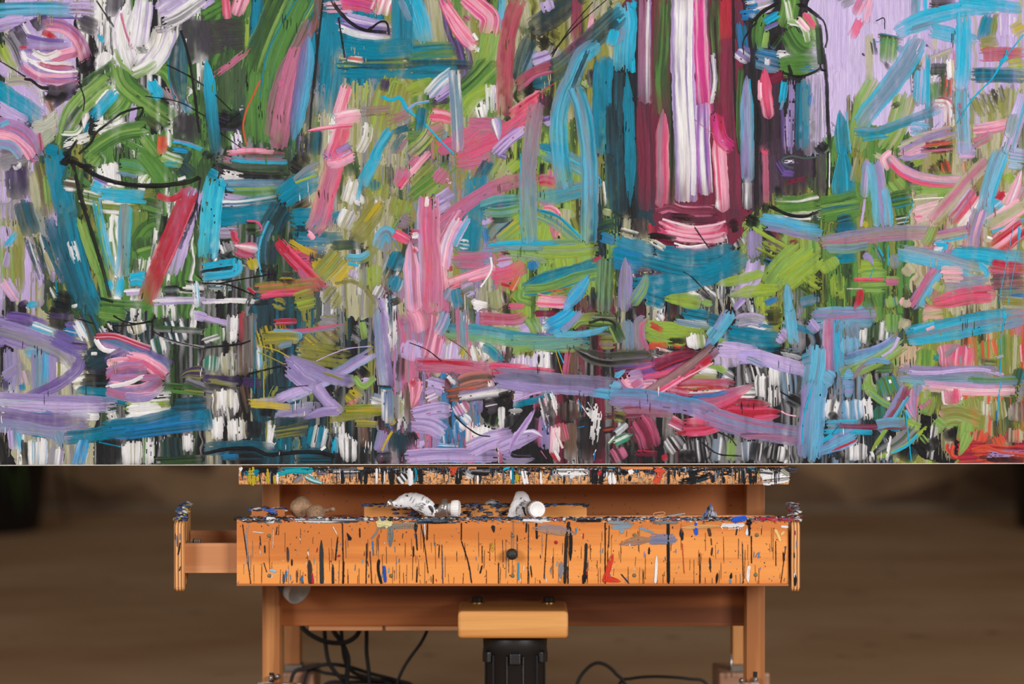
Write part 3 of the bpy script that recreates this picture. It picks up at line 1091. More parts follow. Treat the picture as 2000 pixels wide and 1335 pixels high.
STROKES = '''
@F
320 be/K d0 -60,-420 -60,960
320 be/dg/Lv d0 170,-420 170,960
320 dg/K/gr d0 420,-420 420,960
320 be/dt/ol d0 680,-420 680,960
320 ol/be/K d0 930,-420 930,960
320 ol/K d0 1180,-420 1180,960
320 K/M d0 1400,-420 1400,960
320 K/lg/Lv d0 1620,-420 1620,960
320 be/Lv/ol d0 1860,-420 1860,960
320 be/ol d0 2100,-420 2100,960
300 Lv/be d0 100,-330 100,300
300 K/W d0 300,-330 300,320
300 dg/G d0 520,-330 520,330
260 T/dt d0 740,-330 740,200
300 ol/be/G d0 900,-330 900,330
300 ol/K/be d0 1120,-330 1120,330
250 M/#5a2f40 d0 1345,-330 1345,490
160 K/#3a2c3a d0 1530,-330 1530,420
300 #cdbce2 d0 1730,-330 1730,330
320 Lv/be d0 1960,-330 1960,200
200 K/dg d0 -90,-330 -90,900
200 be/Lv d0 2090,-330 2090,900
120 Lv/be/ol d0 40,260 40,585
170 dg/vt/ol d0 150,260 160,620
230 G/dg/W d0 300,260 300,630
230 dg/gr/K d0 500,280 500,624
210 be/ol/gr d0 700,180 700,620
220 ol/du/bg d0 880,260 880,640
200 lg/ol/Y d0 1100,240 1100,640
120 vt/K d0 1220,120 1220,520
320 K/W/vt d0 1360,480 1380,640
180 #4a3848/K d0 1530,280 1540,420
220 lg/ol/G d0 1560,400 1560,571
200 G/dg/ol d0 1700,250 1700,640
240 be/#c0a098/ol d0 1900,250 1900,640
70 K/#7c7c7a d0 20,592 20,930
190 be/gr/#7c7c7a d0 120,622 120,930
130 K/vt/#7c7c7a d0 250,605 250,930
150 K/dg/gr d0 370,625 370,930
140 K/be/#7c7c7a d0 460,619 460,930
160 vt/K/dt d0 570,553 570,930
150 K/#7c7c7a/vt d0 690,622 690,930
150 du/li/gr d0 810,546 810,930
170 be/gr/du d0 930,605 930,760
120 #7c7c7a/K/B d0 900,728 900,930
200 K d0 1040,715 1040,930
170 K/#7c7c7a/M d0 1160,584 1160,930
200 K/#7c7c7a/M d0 1310,569 1310,930
220 K/#7c7c7a/gr d0 1480,605 1480,930
190 K/#7c7c7a/bg d0 1660,624 1660,930
170 ol/Y/be d0 1830,615 1830,930
160 ol/be/O d0 1960,605 1960,930
90 K d0 1740,820 1880,880
60 M/O/R d0 1870,890 1960,885 2040,885
@a
160 #4a4550 1000,-60 990,140
280 #413d45 1690,150 1710,540
110 W d2 880,-50 880,250
140 W/K d4 930,180 930,450
140 lc/bg/Lv/T -60,90 150,75 400,70 640,80
130 Lv/br d3 600,70 720,70 830,80
20 pu d3 300,150 600,150 830,160
120 Lv/li -40,230 90,190 220,170
130 K 90,310 300,220 430,170
150 #4a454c 690,180 850,240
140 #4f4a52 130,270 210,430
60 gr/K 30,290 120,400 200,600
40 li/gr 100,270 150,350 190,420
110 Y/be d2 10,380 60,500 150,640
100 Lv -20,540 90,650
90 be/gr 60,700 200,690 330,740
120 Lv/be 250,740 400,900
60 W/bg/dg d3 370,780 390,900
60 #b58a80/br 420,850 470,980
170 #0a93b0 -60,740 90,840 230,930 350,1030
120 Lv -20,910 100,990 240,1060
120 #b9bbab 520,990 400,1080 280,1100
110 #a9b09a 480,1130 400,1200 330,1260
130 #b080b4/li/du -60,1060 120,1100 260,1190 350,1360
90 pk/du -60,1150 110,1190 230,1280 290,1370
90 #7fa8c8/li -60,1240 100,1260 200,1360
50 lc 0,1090 90,1040
40 du/M 350,1150 370,1300
100 T 390,1290 510,1300
90 Lv/W 210,170 270,260 330,330
60 R/P 360,270 430,290 500,340
120 li/pu/du 220,390 400,400 600,390
40 pu 230,300 400,340 560,350
110 pk/du 440,510 560,470 700,430
60 W/be 280,430 400,490 540,440
120 du/li/pu/pk 390,200 560,230 690,340 760,520
50 W/pk 200,440 240,510 380,550 640,550
60 R/du d1 330,550 450,580 650,590
150 li/pu/pk/du 210,560 330,650 500,680 690,670
24 W 260,520 380,590 520,620 690,610
30 R 180,410 240,400
150 K 390,780 520,810 700,750
80 K e 580,800 530,860 465,940
32 K t3 220,680 280,690 360,750 430,760
110 K d2 690,600 760,560 830,520
60 K d4 830,380 850,480
50 C/B d3 870,300 910,370
90 W 950,430 900,600
150 dg/G 1030,560 860,680 740,760
190 lg/G/#a9bd80 960,680 790,820 650,960 570,1120
60 dg/gr 720,900 640,1000 560,1130
60 lg/G 720,790 600,930 540,1080 510,1250
50 lg/W 540,1150 660,1150 720,1090
170 G/lg 1130,800 1060,920 940,1020
190 G/dg/lg 1030,500 1080,700 1200,820 1350,930 1540,1060
120 G/lg 1330,580 1450,620 1530,740 1640,810
60 Lv 1180,900 1150,1060
80 dg/br d3 1240,1000 1400,1110
120 #a87f90/gr d3 1440,740 1540,900
100 bg/T/Lv d3 1620,880 1640,980
190 vt/dt/#3f6a70 p 1590,270 1555,500 1560,700 1600,900
12 T 1465,500 1480,700 1530,860
110 C 1310,690 1360,780 1400,850
60 W 960,780 850,900
110 C/T 1010,790 910,900 810,1020
40 T/W d3 780,1050 740,1160
100 W/lg d3 820,1110 1000,1070 1090,1020
150 G/dg/lg 1290,1110 1060,1150 880,1250 760,1340
60 G/lg 1100,1230 1300,1330
90 G/lg 1240,1170 1380,1350
90 W/be d3 560,1250 780,1180
240 #38333a 1640,980 1620,1260
90 O/br 1420,1160 1410,1340
40 C/Lv/li 1480,1210 1620,1240 1780,1300
50 B/C 1500,1290 1640,1310
200 W/Lv 1150,40 1090,250 1120,420 1180,600
26 du/pk 1060,110 1100,270 1160,420
170 W/Lv 1270,-40 1240,200 1210,400
220 W/be/Lv 1450,230 1390,420 1240,610
200 Lv/W/gr 1390,130 1520,30 1640,-60
150 W/Lv/gr 1420,190 1560,130 1780,-20
120 W/lg 1150,640 1260,590 1350,520
70 K/Lv d4 1350,260 1480,240
60 dg/K d3 1190,430 1290,430
30 lg/W 1010,420 1060,540 1160,640
16 K 850,0 920,110 1000,230
30 K t3 1580,260 1650,500 1690,760 1740,1150
16 K 1460,560 1640,650 1780,740
11 K 1270,830 1560,880 1780,1000
27 K t2 980,1040 1080,970 1240,930 1230,1000 1180,1030
27 K t2 980,1040 840,1150 800,1230 690,1330
30 K 680,1210 590,1330
14 K 0,520 120,590 230,660
14 K 700,730 740,850 730,960
@b
300 #453f44 -40,330 380,290
260 #4a5e42/dg 230,480 230,960
200 dg/K d2 60,560 60,1000
120 G/dg -20,140 170,30
60 Lv -20,60 90,-10
110 T/dt 470,-40 455,200 430,420
40 Y d2 380,130 370,420
80 P/pk 190,-30 205,160
130 pk/P/du 340,-40 280,130
110 dg/G d2 220,400 200,560
250 dg/G/lg 700,-40 600,180 500,420 430,640
240 G/dg/#4f8a60 880,-40 760,220 640,520 570,880
190 G/dg d1 480,600 460,900 470,1240
12 T 810,-10 640,280 540,500 490,850
14 Y 980,-10 850,220
140 #9b6a7c/br 930,170 840,380 700,640 620,900 580,1180
170 #c07590/du 830,420 760,650 700,900 640,1280
90 br/#a05a50 d2 1000,-40 990,150 960,290
100 #5c5862/K d3 970,480 940,800 900,1130
150 C|#5aa6cf|#6d7fae|#5d5590 p 910,290 890,520 840,850 770,1230
60 du/br 700,700 650,740
190 T 1090,110 1090,300 1080,560
200 T/dt d1 1140,500 1120,700 1080,1010
120 #4a7080/gr d3 1000,700 980,1000
120 vt/dt d1 980,1130 960,1340
120 K/pu d3 860,1150 850,1340
22 K t3 1035,0 1010,230 980,500 940,850 920,1130
200 Lv/pu/W d1 1170,170 1350,230 1640,280
110 pk/W/M d3 1050,60 1300,50
150 P/R/mg 1180,0 1350,20 1500,60
180 pk/P/W 1570,-40 1520,120
190 T/dt 1720,-40 1730,480
60 bg/lc 1700,-20 1790,180
180 T 1190,400 1450,430 1790,410
90 dt/K/Y d2 1160,560 1450,560 1790,550
90 T d2 1200,630 1500,640 1790,640
60 W/O d3 1250,500 1380,520
40 K t3 1110,0 1170,90 1280,200 1400,260 1590,280
27 K t3 1430,260 1530,190 1590,200 1610,300
19 K t2 1170,150 1190,280 1225,500
240 Y/be/ol d3 1350,680 1340,920
260 ol/Y d1 1650,680 1580,950 1540,1220
120 dp d2 1600,690 1560,790
22 lg/Y 1600,820 1640,710 1700,720 1740,720
90 #9d7a80/br d3 1370,970 1640,950
90 #a8707c/ol d3 1600,1050 1790,980
110 pk/P 1245,730 1200,880 1160,1010
130 pk/W 1130,1040 1250,1010 1360,1000
160 P/pk 1210,1090 1160,1250 1110,1380
40 P/pk t2 s 885,1140 1000,1115 1150,1100 1300,1090
110 W/be d2 1420,1060 1400,1200 1340,1320
60 pu/li 1280,1250 1150,1320
60 dt/T d2 1790,1100 1640,1150
40 C t2 1540,830 1620,870 1700,850 1760,940 1800,970
90 C/T 1620,1120 1520,1280 1470,1390
100 #3f6c78/du d3 1740,1180 1640,1330
60 du/pk d3 80,660 220,560 400,420
180 K/dp 120,1020 230,1050 320,1000
110 Lv/W d3 270,1130 300,1300
60 Lv/W d4 290,930 340,930
110 C>dt s 20,510 50,750 70,1000 110,1340
16 O d4 490,690 440,800 370,950 340,1100 370,1260
60 pk/P d3 200,1320 400,1300 600,1310
12 K 100,820 240,960
12 K 140,1110 310,980
12 K 140,1150 320,1280
@c
300 be/ol/gr 240,-40 270,380
180 T 60,-40 -20,380
170 C/lc 20,-40 90,150 140,370
60 dp/pu d2 300,0 340,260 450,520
130 be/Y 1000,20 1020,240
130 dp/K/pu d2 440,330 500,560 510,760
180 lg/G/Y 720,250 680,450 620,640
90 G/dt 780,-30 760,250
60 lc/Lv 820,-30 790,250
240 G/lg/dg 740,560 560,740 300,960
120 W/be d2 600,880 640,1040
120 Y/lg 720,760 560,860 470,1000
90 W d2 560,440 600,400
180 be/#8a9a60 d3 980,300 960,620
120 W/Lv d3 720,720 730,980
240 K/ol d3 1150,280 1280,380
150 T/dt/G d1 -20,470 200,440 400,430
90 vt/dt/K -20,560 300,560 540,560
120 T/dt d1 -20,640 200,620 420,620
130 Y/ol d2 -20,800 200,720
60 dp d3 200,900 360,870
120 Lv/pu 200,860 370,740
220 G/ol d3 -20,1180 200,1140
120 be/Y/dg 240,960 160,1180 0,1340
150 vt/#4e6e68 1060,330 1000,480 950,700
200 #353b40/vt 1500,-60 1280,120 1060,260
90 bg/vt d2 1080,430 1000,640
120 Lv/gr d2 1190,0 1220,100
100 #8a3850/M d1 1460,0 1450,360
60 pk/Lv d2 1600,100 1560,340
160 be/gr d3 1680,-40 1640,180
130 mg/M/du 1540,370 1380,470
180 gr/be d2 1300,420 1250,520
130 Lv/pu d1 1240,480 1080,540
190 vt/#3d6270 1850,110 1640,300 1500,420 1330,570 1180,660
11 K t2 1600,20 1400,250 1240,500
11 K t2 1720,0 1420,260 1240,470
120 K/vt d2 1170,720 960,830
110 dt/T d2 1220,700 1080,730
110 #a84a62/du 1250,580 1080,640 930,760
150 #a84055/#b85565 970,-40 870,250 840,500 830,750 830,1000
110 P/pk/mg 300,-20 380,170 480,330 580,410
190 pk/P/mg 480,-40 600,60 700,160 680,300
90 pk/P 320,40 420,180 560,370
30 W 560,290 600,350
60 M/du 480,140 530,180
200 du/#c0788a 500,1110 700,1120 860,1150
120 P/pk d1 180,1000 300,1010 380,1040
130 #b87888/ol 160,1160 300,1100
150 du/P 250,1300 450,1220 600,1130
180 P/pk/R 1190,830 1050,930 900,1040
150 P/du 1050,1000 800,1180 500,1330
110 Lv/pu 1000,1110 860,1220 740,1340
130 K/dp d3 1180,800 1180,1160
100 pu/Lv d2 1240,1040 1170,1060
150 #a07888>#6a98a6 1110,900 1070,1200 1040,1500 1040,1800 1050,2110
100 bg/Lv/W e 740,1010 770,1120 780,1220
110 bg/lc/W 390,620 280,700 160,830
110 bg/Lv/W 390,610 410,900 430,1310
30 C/Lv t2 180,880 60,900 -10,950
22 C t2 0,960 140,1080 280,1230 390,1340
8 P t2 1260,730 1150,790
90 dt/T d1 120,920 90,1140
90 Y/K d4 1200,1150 1180,1260
60 T 1140,1270 1400,1320
110 lg/be d2 1550,700 1540,760
140 dp/K/Y d3 1600,600 1620,760
170 T/#0a8ab0 1700,500 1680,800 1680,1340
160 C/lc/T/bg 1640,390 1500,500 1420,680 1350,820 1300,1050 1320,1400 1370,1640
155 lc/C/T/bg 1440,760 1500,930 1540,1150 1570,1500 1565,1900 1560,2110
40 K/dt 1560,430 1480,620 1420,760
100 C 1790,260 1750,400
110 vt/K 1760,900 1770,1340
@d
120 be/ol -20,60 60,20
80 ol/be d3 0,480 40,580
60 K/M d2 200,60 190,600
180 M/#7a3048/#5a2438 d0 260,860 290,1350 290,1830
110 #4a3040/M d0 1050,1500 1050,1900
130 #9a6a88/M/li/W 270,-40 270,500 270,900
110 M/dg/#6a3a3a 380,-40 370,500 360,990
120 dg/#5a4030/G 460,-40 440,400 420,700 440,1000
150 mg/pk/li d0 760,-40 770,500 800,1000
170 dg/G/K 880,-40 900,400 940,900
120 R/M 970,-40 980,400
170 M/#5a3040/#8a2848 d0 1000,340 1000,1000 1030,1830
60 dg/K d0 505,640 512,1340 500,1780
210 Lv|li|W|W|li|Lv d0 600,-40 600,600 630,1335 630,1760
130 #b070c0/Lv/pu/W d0 770,900 780,1335 800,1690
50 W d0 670,-40 660,700 690,1340 690,1700
120 pk|P|du|gr|P s 430,950 420,1300 425,1600 410,1810
130 pk/P/W s d0 900,1120 930,1500 950,1850
60 W/li d3 850,460 870,700 840,900
130 mg/R d2 890,1000 930,1200 1030,1300
30 K t2 1040,-20 1045,500 1060,1000 1090,1340
30 K t2 210,0 200,400 190,900 180,1340
8 du 700,1040 800,1120 880,1180
200 C/lc 90,30 110,200 90,420 80,620
60 bg/dt 80,240 60,330 0,390
90 C 150,50 200,40
50 C t2 160,520 170,640
130 vt/dt/K d0 40,640 40,1200 60,1860
100 T/#0a7f98 p 110,620 140,1200 138,1800
180 B/bg/W d2 1150,80 1250,60 1380,-20
90 B d2 1100,140 1220,130
160 Lv/be/W d1 1240,60 1380,20
100 dt/dp/B d1 1100,200 1140,500
140 li/W/pu d2 1080,440 1190,520
190 #3f2a38/K 1370,640 1370,1340
120 M/#6a2038 1350,700 1480,640
200 bg/B/dt d1 1220,500 1450,560
80 W/gr d2 1420,480 1590,480
60 W/du d3 1330,500 1340,570
90 dp/pu/Lv d4 1480,940 1500,1340
60 li/Lv d2 1550,700 1540,1340
200 gr/Lv d2 1760,650 1740,1340
50 K t3 1190,160 1215,700 1235,1340 1240,1880
130 G/dg 1300,100 1260,300 1270,430
180 G/lg 1540,-40 1530,90 1480,240
150 lg/G/dg 1680,130 1740,320 1700,440
240 G/dg 1520,250 1620,400 1740,440
190 G 1440,600 1600,570 1790,560
60 lg 1330,270 1310,420
70 lg/W 1500,-20 1530,130 1540,200
60 W/lg 1510,190 1640,230 1690,370
60 pk/W 1590,160 1690,270
60 P/du 1660,120 1750,250
70 C/B 1440,120 1310,200
40 bg/pu 1440,200 1310,260
60 B d4 1620,590 1780,600
80 K/dg d2 1440,310 1360,420
40 K t3 1210,200 1290,110 1420,30 1430,-20
40 K t3 1590,50 1660,60 1780,150
27 K t3 1470,640 1600,670 1700,650 1800,600
32 K t3 1520,570 1540,640 1520,680
16 K t2 1240,200 1130,350 1130,480
60 dg/G e 1110,580 1090,900 1090,1340
120 bg|#8fb0c8|li|lc s 1155,660 1160,1300 1165,1590
12 C t2 1180,690 1210,1000 1210,1300
120 P/pk/R s 1310,590 1320,800 1350,1040
40 pk/W 1270,700 1270,880
70 C/T 1490,700 1460,900
30 bg/C d3 1470,880 1450,960
130 T/dt 1650,700 1640,1000 1640,1300
60 #4f8290 1660,760 1670,1100
60 B/Lv d3 1720,820 1710,920
60 P/du 1320,1300 1300,1350
19 K 1260,900 1260,1340
@e
180 #cdbce2/Lv d1 180,-40 160,600
220 #cdbce2/Lv 560,-40 560,220
160 gr/li d3 180,20 300,-40
90 du/P/pk d2 400,-20 320,130
90 P/pk d3 370,170 290,330
70 pk/Lv d2 460,0 420,200
180 lg/be d1 500,700 400,900 320,1300
200 lg/be/ol d1 760,820 680,1100 560,1300
80 be/Lv d2 440,300 450,700
90 bg/lc/Lv 850,-40 840,180
40 C 930,-40 930,180
200 #4d464e/K d1 970,40 1190,40
90 dg/T 520,330 720,370
160 G/lg 620,330 600,550
60 vt/K/T d3 470,340 490,480
60 K/W d4 560,540 600,600
60 T/B d2 690,400 740,470
150 gr/Lv d2 1060,440 1040,560
60 be/li 970,520 1160,440
130 #3f4844/K/dg d1 960,620 1150,620
70 W/be d1 1140,520 1150,700
180 G/dg 1040,720 1060,900
70 W/be d4 970,700 1050,680
120 O/K/dg d3 1110,660 1100,860
110 O/K/W d3 1000,900 1120,920 1140,1110
160 #6b8a60/bg d3 1240,780 1240,1060
120 T/G 1480,140 1420,360
60 ol/G 1550,130 1510,350
180 Lv/W 1640,130 1640,330
150 ol/yl d1 1400,400 1560,380
130 #b85a68/R d1 1400,480 1560,480 1790,480
120 yl/be/ol d1 1790,220 1680,280
120 Y/yl/gr d3 1640,580 1790,560
140 dt/T/bg d1 1330,660 1600,660 1790,670
240 ol/dg/gr d3 1400,820 1480,1000
200 ol/be/lg d1 1680,760 1660,1020
110 K/gr d4 1540,760 1580,900
150 C/lc 680,290 900,180 1250,90 1600,40
110 C/lc d1 1240,20 1500,50 1760,80
110 lc/bg 800,260 1000,200
140 lc/C 970,270 1150,310 1360,370
140 C/#5fb4d4 d1 1260,120 1260,500 1240,800
130 lc/Lv/bg d1 1250,780 1250,1000 1270,1340
130 lc/C/Lv d1 900,600 880,900
40 C 950,480 950,960
180 C|bg|bg|C 880,340 760,560 600,780 420,1000 360,1110
90 T/bg/C 310,1150 520,1150 760,1060 1060,950
120 lc/bg d2 800,1120 960,1130
60 C/T d2 600,1180 380,1210
8 C 480,370 660,370
60 K/dg d4 640,940 700,900
16 C t2 1780,310 1600,540 1500,700 1380,820 1300,920 1200,1080
40 C t2 1570,560 1640,500
10 C t2 1640,440 1560,620 1470,740
110 pk/du/li 1340,1140 1500,1120 1680,1080
90 du/gr d1 1340,1260 1500,1180
130 li/pk/be d2 700,1320 900,1230 1180,1150
130 K/O/du d3 900,1300 1180,1270
130 lc/C/Lv 1790,840 1720,1050 1640,1340
40 Lv/W 1760,800 1690,1000 1590,1320
90 #8fa0a8 1700,1000 1650,1200
40 K t2 40,420 70,700 80,1000 100,1300
22 K t2 0,150 50,200 75,330 60,420
16 K t2 20,450 20,600 60,620
10 W/Lv 20,650 40,1200
130 T/C s 185,960 200,1150 215,1360
14 lc 240,980 280,1340
60 dg/K 0,220 20,560
120 K -10,1250 60,1330
11 K 500,190 570,165 575,260
19 K 380,470 400,490
@f
130 #6a5a66/gr 0,10 180,-10
120 gr/be 0,90 240,20
60 du/li 250,-20 330,60
150 Lv/be d1 30,260 40,420
220 ol/be/lg d1 100,560 120,1200
120 Lv/gr d2 40,620 60,820
60 C/du d2 60,800 150,680
90 li/Lv d2 100,830 60,980
110 ol/lg d1 140,780 160,1180
110 Lv/pk d1 30,1080 150,1260
160 be/#aab090 d1 330,150 360,480
110 #8a9590/gr d3 300,480 400,740
210 dp>#3a3a4a 150,90 160,240 170,380
90 li/W 140,80 180,120
170 vt/dt/#2f5560 200,400 240,560 290,700
150 vt/dt/W d4 280,690 330,850 400,1060
60 W/dg d4 450,1150 500,1250
90 be/ol d1 420,850 480,1000
100 ol/dg/br 340,60 390,280 420,520
60 lg/G 400,180 430,430
190 T/#0a83a8 470,-30 530,280 600,560
200 T/dt 590,520 640,820 720,1120 830,1380
110 dt/vt d1 430,560 520,850 620,1120 700,1340
40 dt 370,680 470,930 560,1120
16 T 490,1090 500,1200 550,1330
90 W/T d4 620,720 680,940
60 T/G d2 780,1080 830,1250
120 G/lg 720,560 800,820 900,1060 950,1280
60 lg/ol 690,550 760,800 850,1050
50 G/#5f8060 650,150 800,280
200 dg/G d2 660,80 620,330
130 br/K/W d3 560,250 680,270
60 K d3 600,30 680,60
180 W/G d2 900,90 880,330
160 G/lg 840,0 780,80
140 W 960,60 1000,300
130 G/lg/#5a9a70 1040,90 1180,110 1310,160
40 bg/C d2 1030,160 1200,200
190 G/lg 1230,-40 1350,100 1450,260
90 W/lg d2 1240,260 1300,190
130 vt/dt/K d1 1560,130 1620,-40
150 #3a4a48/vt d1 1560,100 1680,200
110 lg/G/W 1400,0 1520,50 1590,70
60 C/G 1440,80 1550,90
60 Lv/pu d1 820,200 960,260
60 W/dg d3 940,260 1080,290
60 lg/be 960,320 1100,310
150 G/ol/W d1 700,350 940,410
200 ol/G/W d1 880,420 1150,430 1380,380
220 dg/G 1220,470 1400,520
240 G/ol 1180,480 1180,800
150 G/dg 1180,960 1180,800 1280,640 1440,590
210 dg/G 1260,860 1250,720
120 G/lg d1 1200,880 1340,840
60 K d1 1440,500 1400,760
60 W/K d2 1350,640 1340,780
70 K/W d3 1370,780 1330,950
170 W/lg/dg d3 1280,900 1260,1060
60 dg 1180,900 1190,1030
120 G/W d2 940,560 980,900
40 W d2 980,520 960,760
110 C/#35a8c8 800,260 900,310
110 C 860,340 1000,350 1180,360 1260,360
40 C/lg 1000,400 1200,410 1280,420
80 C/lc/G 840,380 870,560 920,780 980,1040
14 lg 860,420 900,760 990,1040
60 C 940,1090 980,1180
120 C|#7a9a9a|gr|C 1100,440 1090,650 1080,860 1060,1060
90 C/G 1060,1060 1030,1240
100 C/lc 1120,1110 1200,1090 1280,1120
50 C 1130,1060 1270,1030
60 W/Lv 1080,1200 1240,1190
200 Lv/gr/li d1 1700,300 1600,600 1480,1040
50 K/gr d3 1720,430 1560,820
22 K d3 1750,200 1700,480 1640,600
60 K/W d3 1440,1160 1640,1180
100 K/vt d1 1420,1190 1560,1190
170 R/#b02f40 1660,290 1560,560 1440,850 1330,1120 1280,1290
60 R/#c83545 1370,350 1480,390 1580,350
14 #e06070 1700,420 1560,760 1430,1040
30 W 1620,200 1550,220
70 Lv/W/li 1330,1280 1560,1270 1790,1270
120 K/W d2 1600,1150 1780,1160
60 W/C d2 1700,1100 1720,1330
46 K t4 560,90 620,60 720,100 840,180 1000,240 1200,270 1420,270 1640,240 1740,200
40 K t4 640,80 680,250 740,470 820,740 900,1000 960,1240
54 K t3 540,90 600,20 560,-20
32 K t3 700,100 800,100
70 G/dg 880,1280 1100,1300 1300,1310
27 K t2 880,1250 990,1280
60 dp/K 160,1320 240,1280
60 C/B d1 240,1320 330,1290
200 K/vt d1 480,1260 640,1300
60 W d3 640,1290 660,1330
@g
120 K/vt d1 20,40 60,-20
150 #4e5a50/dg 100,60 300,120 700,120
110 K/#403a3c d1 80,110 300,190 560,210 740,200
50 C/bg 240,40 420,60 720,70
60 #a08080/du d2 160,40 240,60
90 #9a6068/br d1 320,0 700,20
200 K/#3c3838 d1 760,40 900,120
130 W/Lv/gr d2 140,190 330,220
90 K/T d2 380,280 460,240
110 bg/T/lc 170,270 400,270 700,270
110 G/Y/#6a9a80 200,340 450,340 680,320
110 Lv/gr d2 140,390 400,420
160 T/dt/W d1 120,470 350,460 640,420
150 T/#1f7f98 100,570 300,540 580,500
220 T/#1a88aa 660,400 820,290 990,200
60 #7c8a90/du d2 780,230 900,130 1000,80
24 Y 790,250 980,180
110 gr/Lv d2 100,680 300,680
170 gr/W d2 160,760 200,860
120 dg/K d1 360,640 480,640
150 K/gr/W d3 120,900 360,1000
90 K/br d2 780,480 920,400
180 T/#1584a0 740,560 900,560 1120,560
90 T e 1080,590 1180,530 1260,500
110 #1f7080/dt d1 760,690 940,720 1200,730
60 K d3 780,640 900,650
150 bg/gr/T d3 800,780 1080,800
90 dg/vt d1 1100,800 1380,780
140 W/be/gr d2 1300,220 1240,420
160 W/gr/be d1 1280,480 1200,640
90 W d2 1320,330 1360,440
200 ol/Y d1 1500,400 1540,100
180 ol/#8f8540 d1 1540,420 1400,620 1290,740
120 be/Y d2 1640,380 1560,700
60 yl/ol 1540,420 1400,600
110 dt/#4a8a80 1480,220 1480,320
110 C/lc 1520,-20 1440,130 1370,270
40 C/T d3 1370,250 1330,400
200 ol/Y/lg d1 1720,380 1680,560
20 lg 1790,470 1700,560 1640,640
130 K/Y/gr d3 1600,100 1600,280
140 du/#c07a98 1740,120 1700,280
60 P/W 1690,300 1760,200
180 P|#d07a90|du|#c89080 1130,-40 1120,140 1060,340 1000,560 930,680
110 pk/P/Lv 1300,0 1180,60 1070,80
60 pu/Lv 1040,20 1120,-10
60 #906870/du d3 1080,660 1110,540
60 pk/P t2 900,670 950,740
220 vt/dt d1 690,450 620,560 560,680
120 dt/bg 560,600 500,760 490,960
20 lc/C 560,580 490,760 470,900 500,1060
120 vt/#303c44 d2 600,760 580,960
90 K/dp d2 600,1000 580,1150
80 O/ol d2 760,830 980,860
200 #c05070/P d2 760,930 940,920
60 yl d2 740,760 860,830 980,880
110 P|W|pk|R s 250,790 370,810 470,830
60 R/P t2 250,660 270,740 300,760
60 R/du t2 e 260,840 360,880 450,890
22 P t3 370,580 460,590 500,640 490,670
60 dg/lg d2 440,700 500,680
100 yl/Y 400,900 440,1000
110 yl/ol d1 960,920 1010,1000
180 ol/yl/lg 1180,860 1060,1000 980,1080
110 yl d2 1280,970 1180,1080 1110,1130
90 ol/Y/#7a9070 1260,920 1400,900 1500,780
110 C|bg|lc 1640,760 1600,680 1540,700 1500,820
60 lc/G d1 1230,890 1350,900 1440,850
30 C 1250,950 1340,970
90 P/pk 1640,680 1780,760
110 R/du/P 640,760 760,900 900,1040 1060,1190
60 #b06080/du 820,1000 940,1180
60 R 620,740 720,850
130 #b87050/ol 440,1180 700,1160 1000,1130
60 P/R 460,1240 640,1210 960,1200
120 K/yl/br d3 660,1080 780,1080
200 ol/gr/K d3 1150,1180 1060,1300
40 #7a6a50/ol 1140,1120 1300,1110 1420,1200 1480,1300
180 ol/Y d1 780,1290 960,1240
110 ol/yl d3 600,1280 700,1320
150 Lv/gr d2 1320,1010 1300,1080
200 Y/ol/gr d2 1440,960 1440,1180
170 K/W/T d3 1680,880 1600,1080
140 T/dt d1 1700,860 1640,1010
130 T/W d2 1680,1060 1640,1190
110 gr/W 1540,1140 1490,1240
60 li/Lv 1530,1240 1560,1360
70 K d1 1620,1300 1700,1260
150 #8f7a88/gr d2 1700,560 1790,600
190 #3fc4dc/C 100,200 70,400 50,620 30,900
60 C 140,240 190,280
90 T/C 40,150 120,190
70 C t2 -20,980 120,960 280,930
90 C/lc t2 280,910 270,1020 -20,1060
32 K t2 -20,1020 120,1000 240,985
90 W/dg/T d2 40,1140 240,1150
60 dg/W d2 180,1100 180,1230
50 W/Lv/gr -20,1280 250,1270 480,1280
19 K t2 -20,1120 180,1130 330,1180 450,1240
14 K t2 100,1130 300,1090 600,1040
40 K/dp d2 370,1320 400,1220
30 R/W d2 380,1160 440,1210
60 K/br d3 420,1290 560,1280

@h
300 ol/lg/Y d2 80,330 300,120
120 G/ol d1 0,380 150,260 380,90
150 K/gr/ol d3 120,560 220,440
60 pk/P 0,190 100,70 180,-20
60 du 0,110 80,20
130 du/#b06a80 d1 230,250 320,140
120 Lv/li d1 240,420 380,330
150 Lv/#a890b0/K d2 220,520 360,440
60 W/du d3 320,250 360,230
190 du/P 400,60 560,40 700,0
180 be/Y/lg d2 880,40 760,240
110 Y/lg 960,60 860,140
60 pu/Lv 760,0 850,30
110 dt/vt 700,60 600,220
190 T/#128a90 580,160 570,400 560,620
220 T/#128a90 d1 540,560 520,740 500,880
90 W/T d3 430,780 520,790
110 Lv/du 660,560 700,600
60 B/T d1 660,650 680,780
160 bg/#6a8a70/vt 900,560 780,660 720,740
120 lg/ol/yl 980,600 880,680 780,760
60 vt/dg 720,580 860,570
130 Y/lg d0 1180,620 1160,760
160 Y/lg d0 1400,640 1380,900
200 lg/Y/be d0 1350,480 1340,640
220 Y/lg 1280,900 1300,1020
60 dg/ol d2 1420,560 1460,660
150 K/Y d2 1180,80 1160,200
90 du/be d1 1240,120 1250,300
110 R/P/du 1120,240 1180,230 1270,250
40 du/br d1 1230,620 1270,740
60 pk/P 1130,470 1230,470 1300,540 1290,730
110 #8aa070/T 1120,520 1260,590 1400,700 1480,760
30 C/T 1120,490 1280,540 1400,640 1500,740
60 K/be/W d2 1680,240 1700,460
90 vt/dt 1740,-40 1760,500
60 be/lg d2 1680,500 1760,520
110 vt/dg 1620,660 1780,610
160 #5d98a8/bg/lc 1160,-20 1330,40 1500,120 1620,220
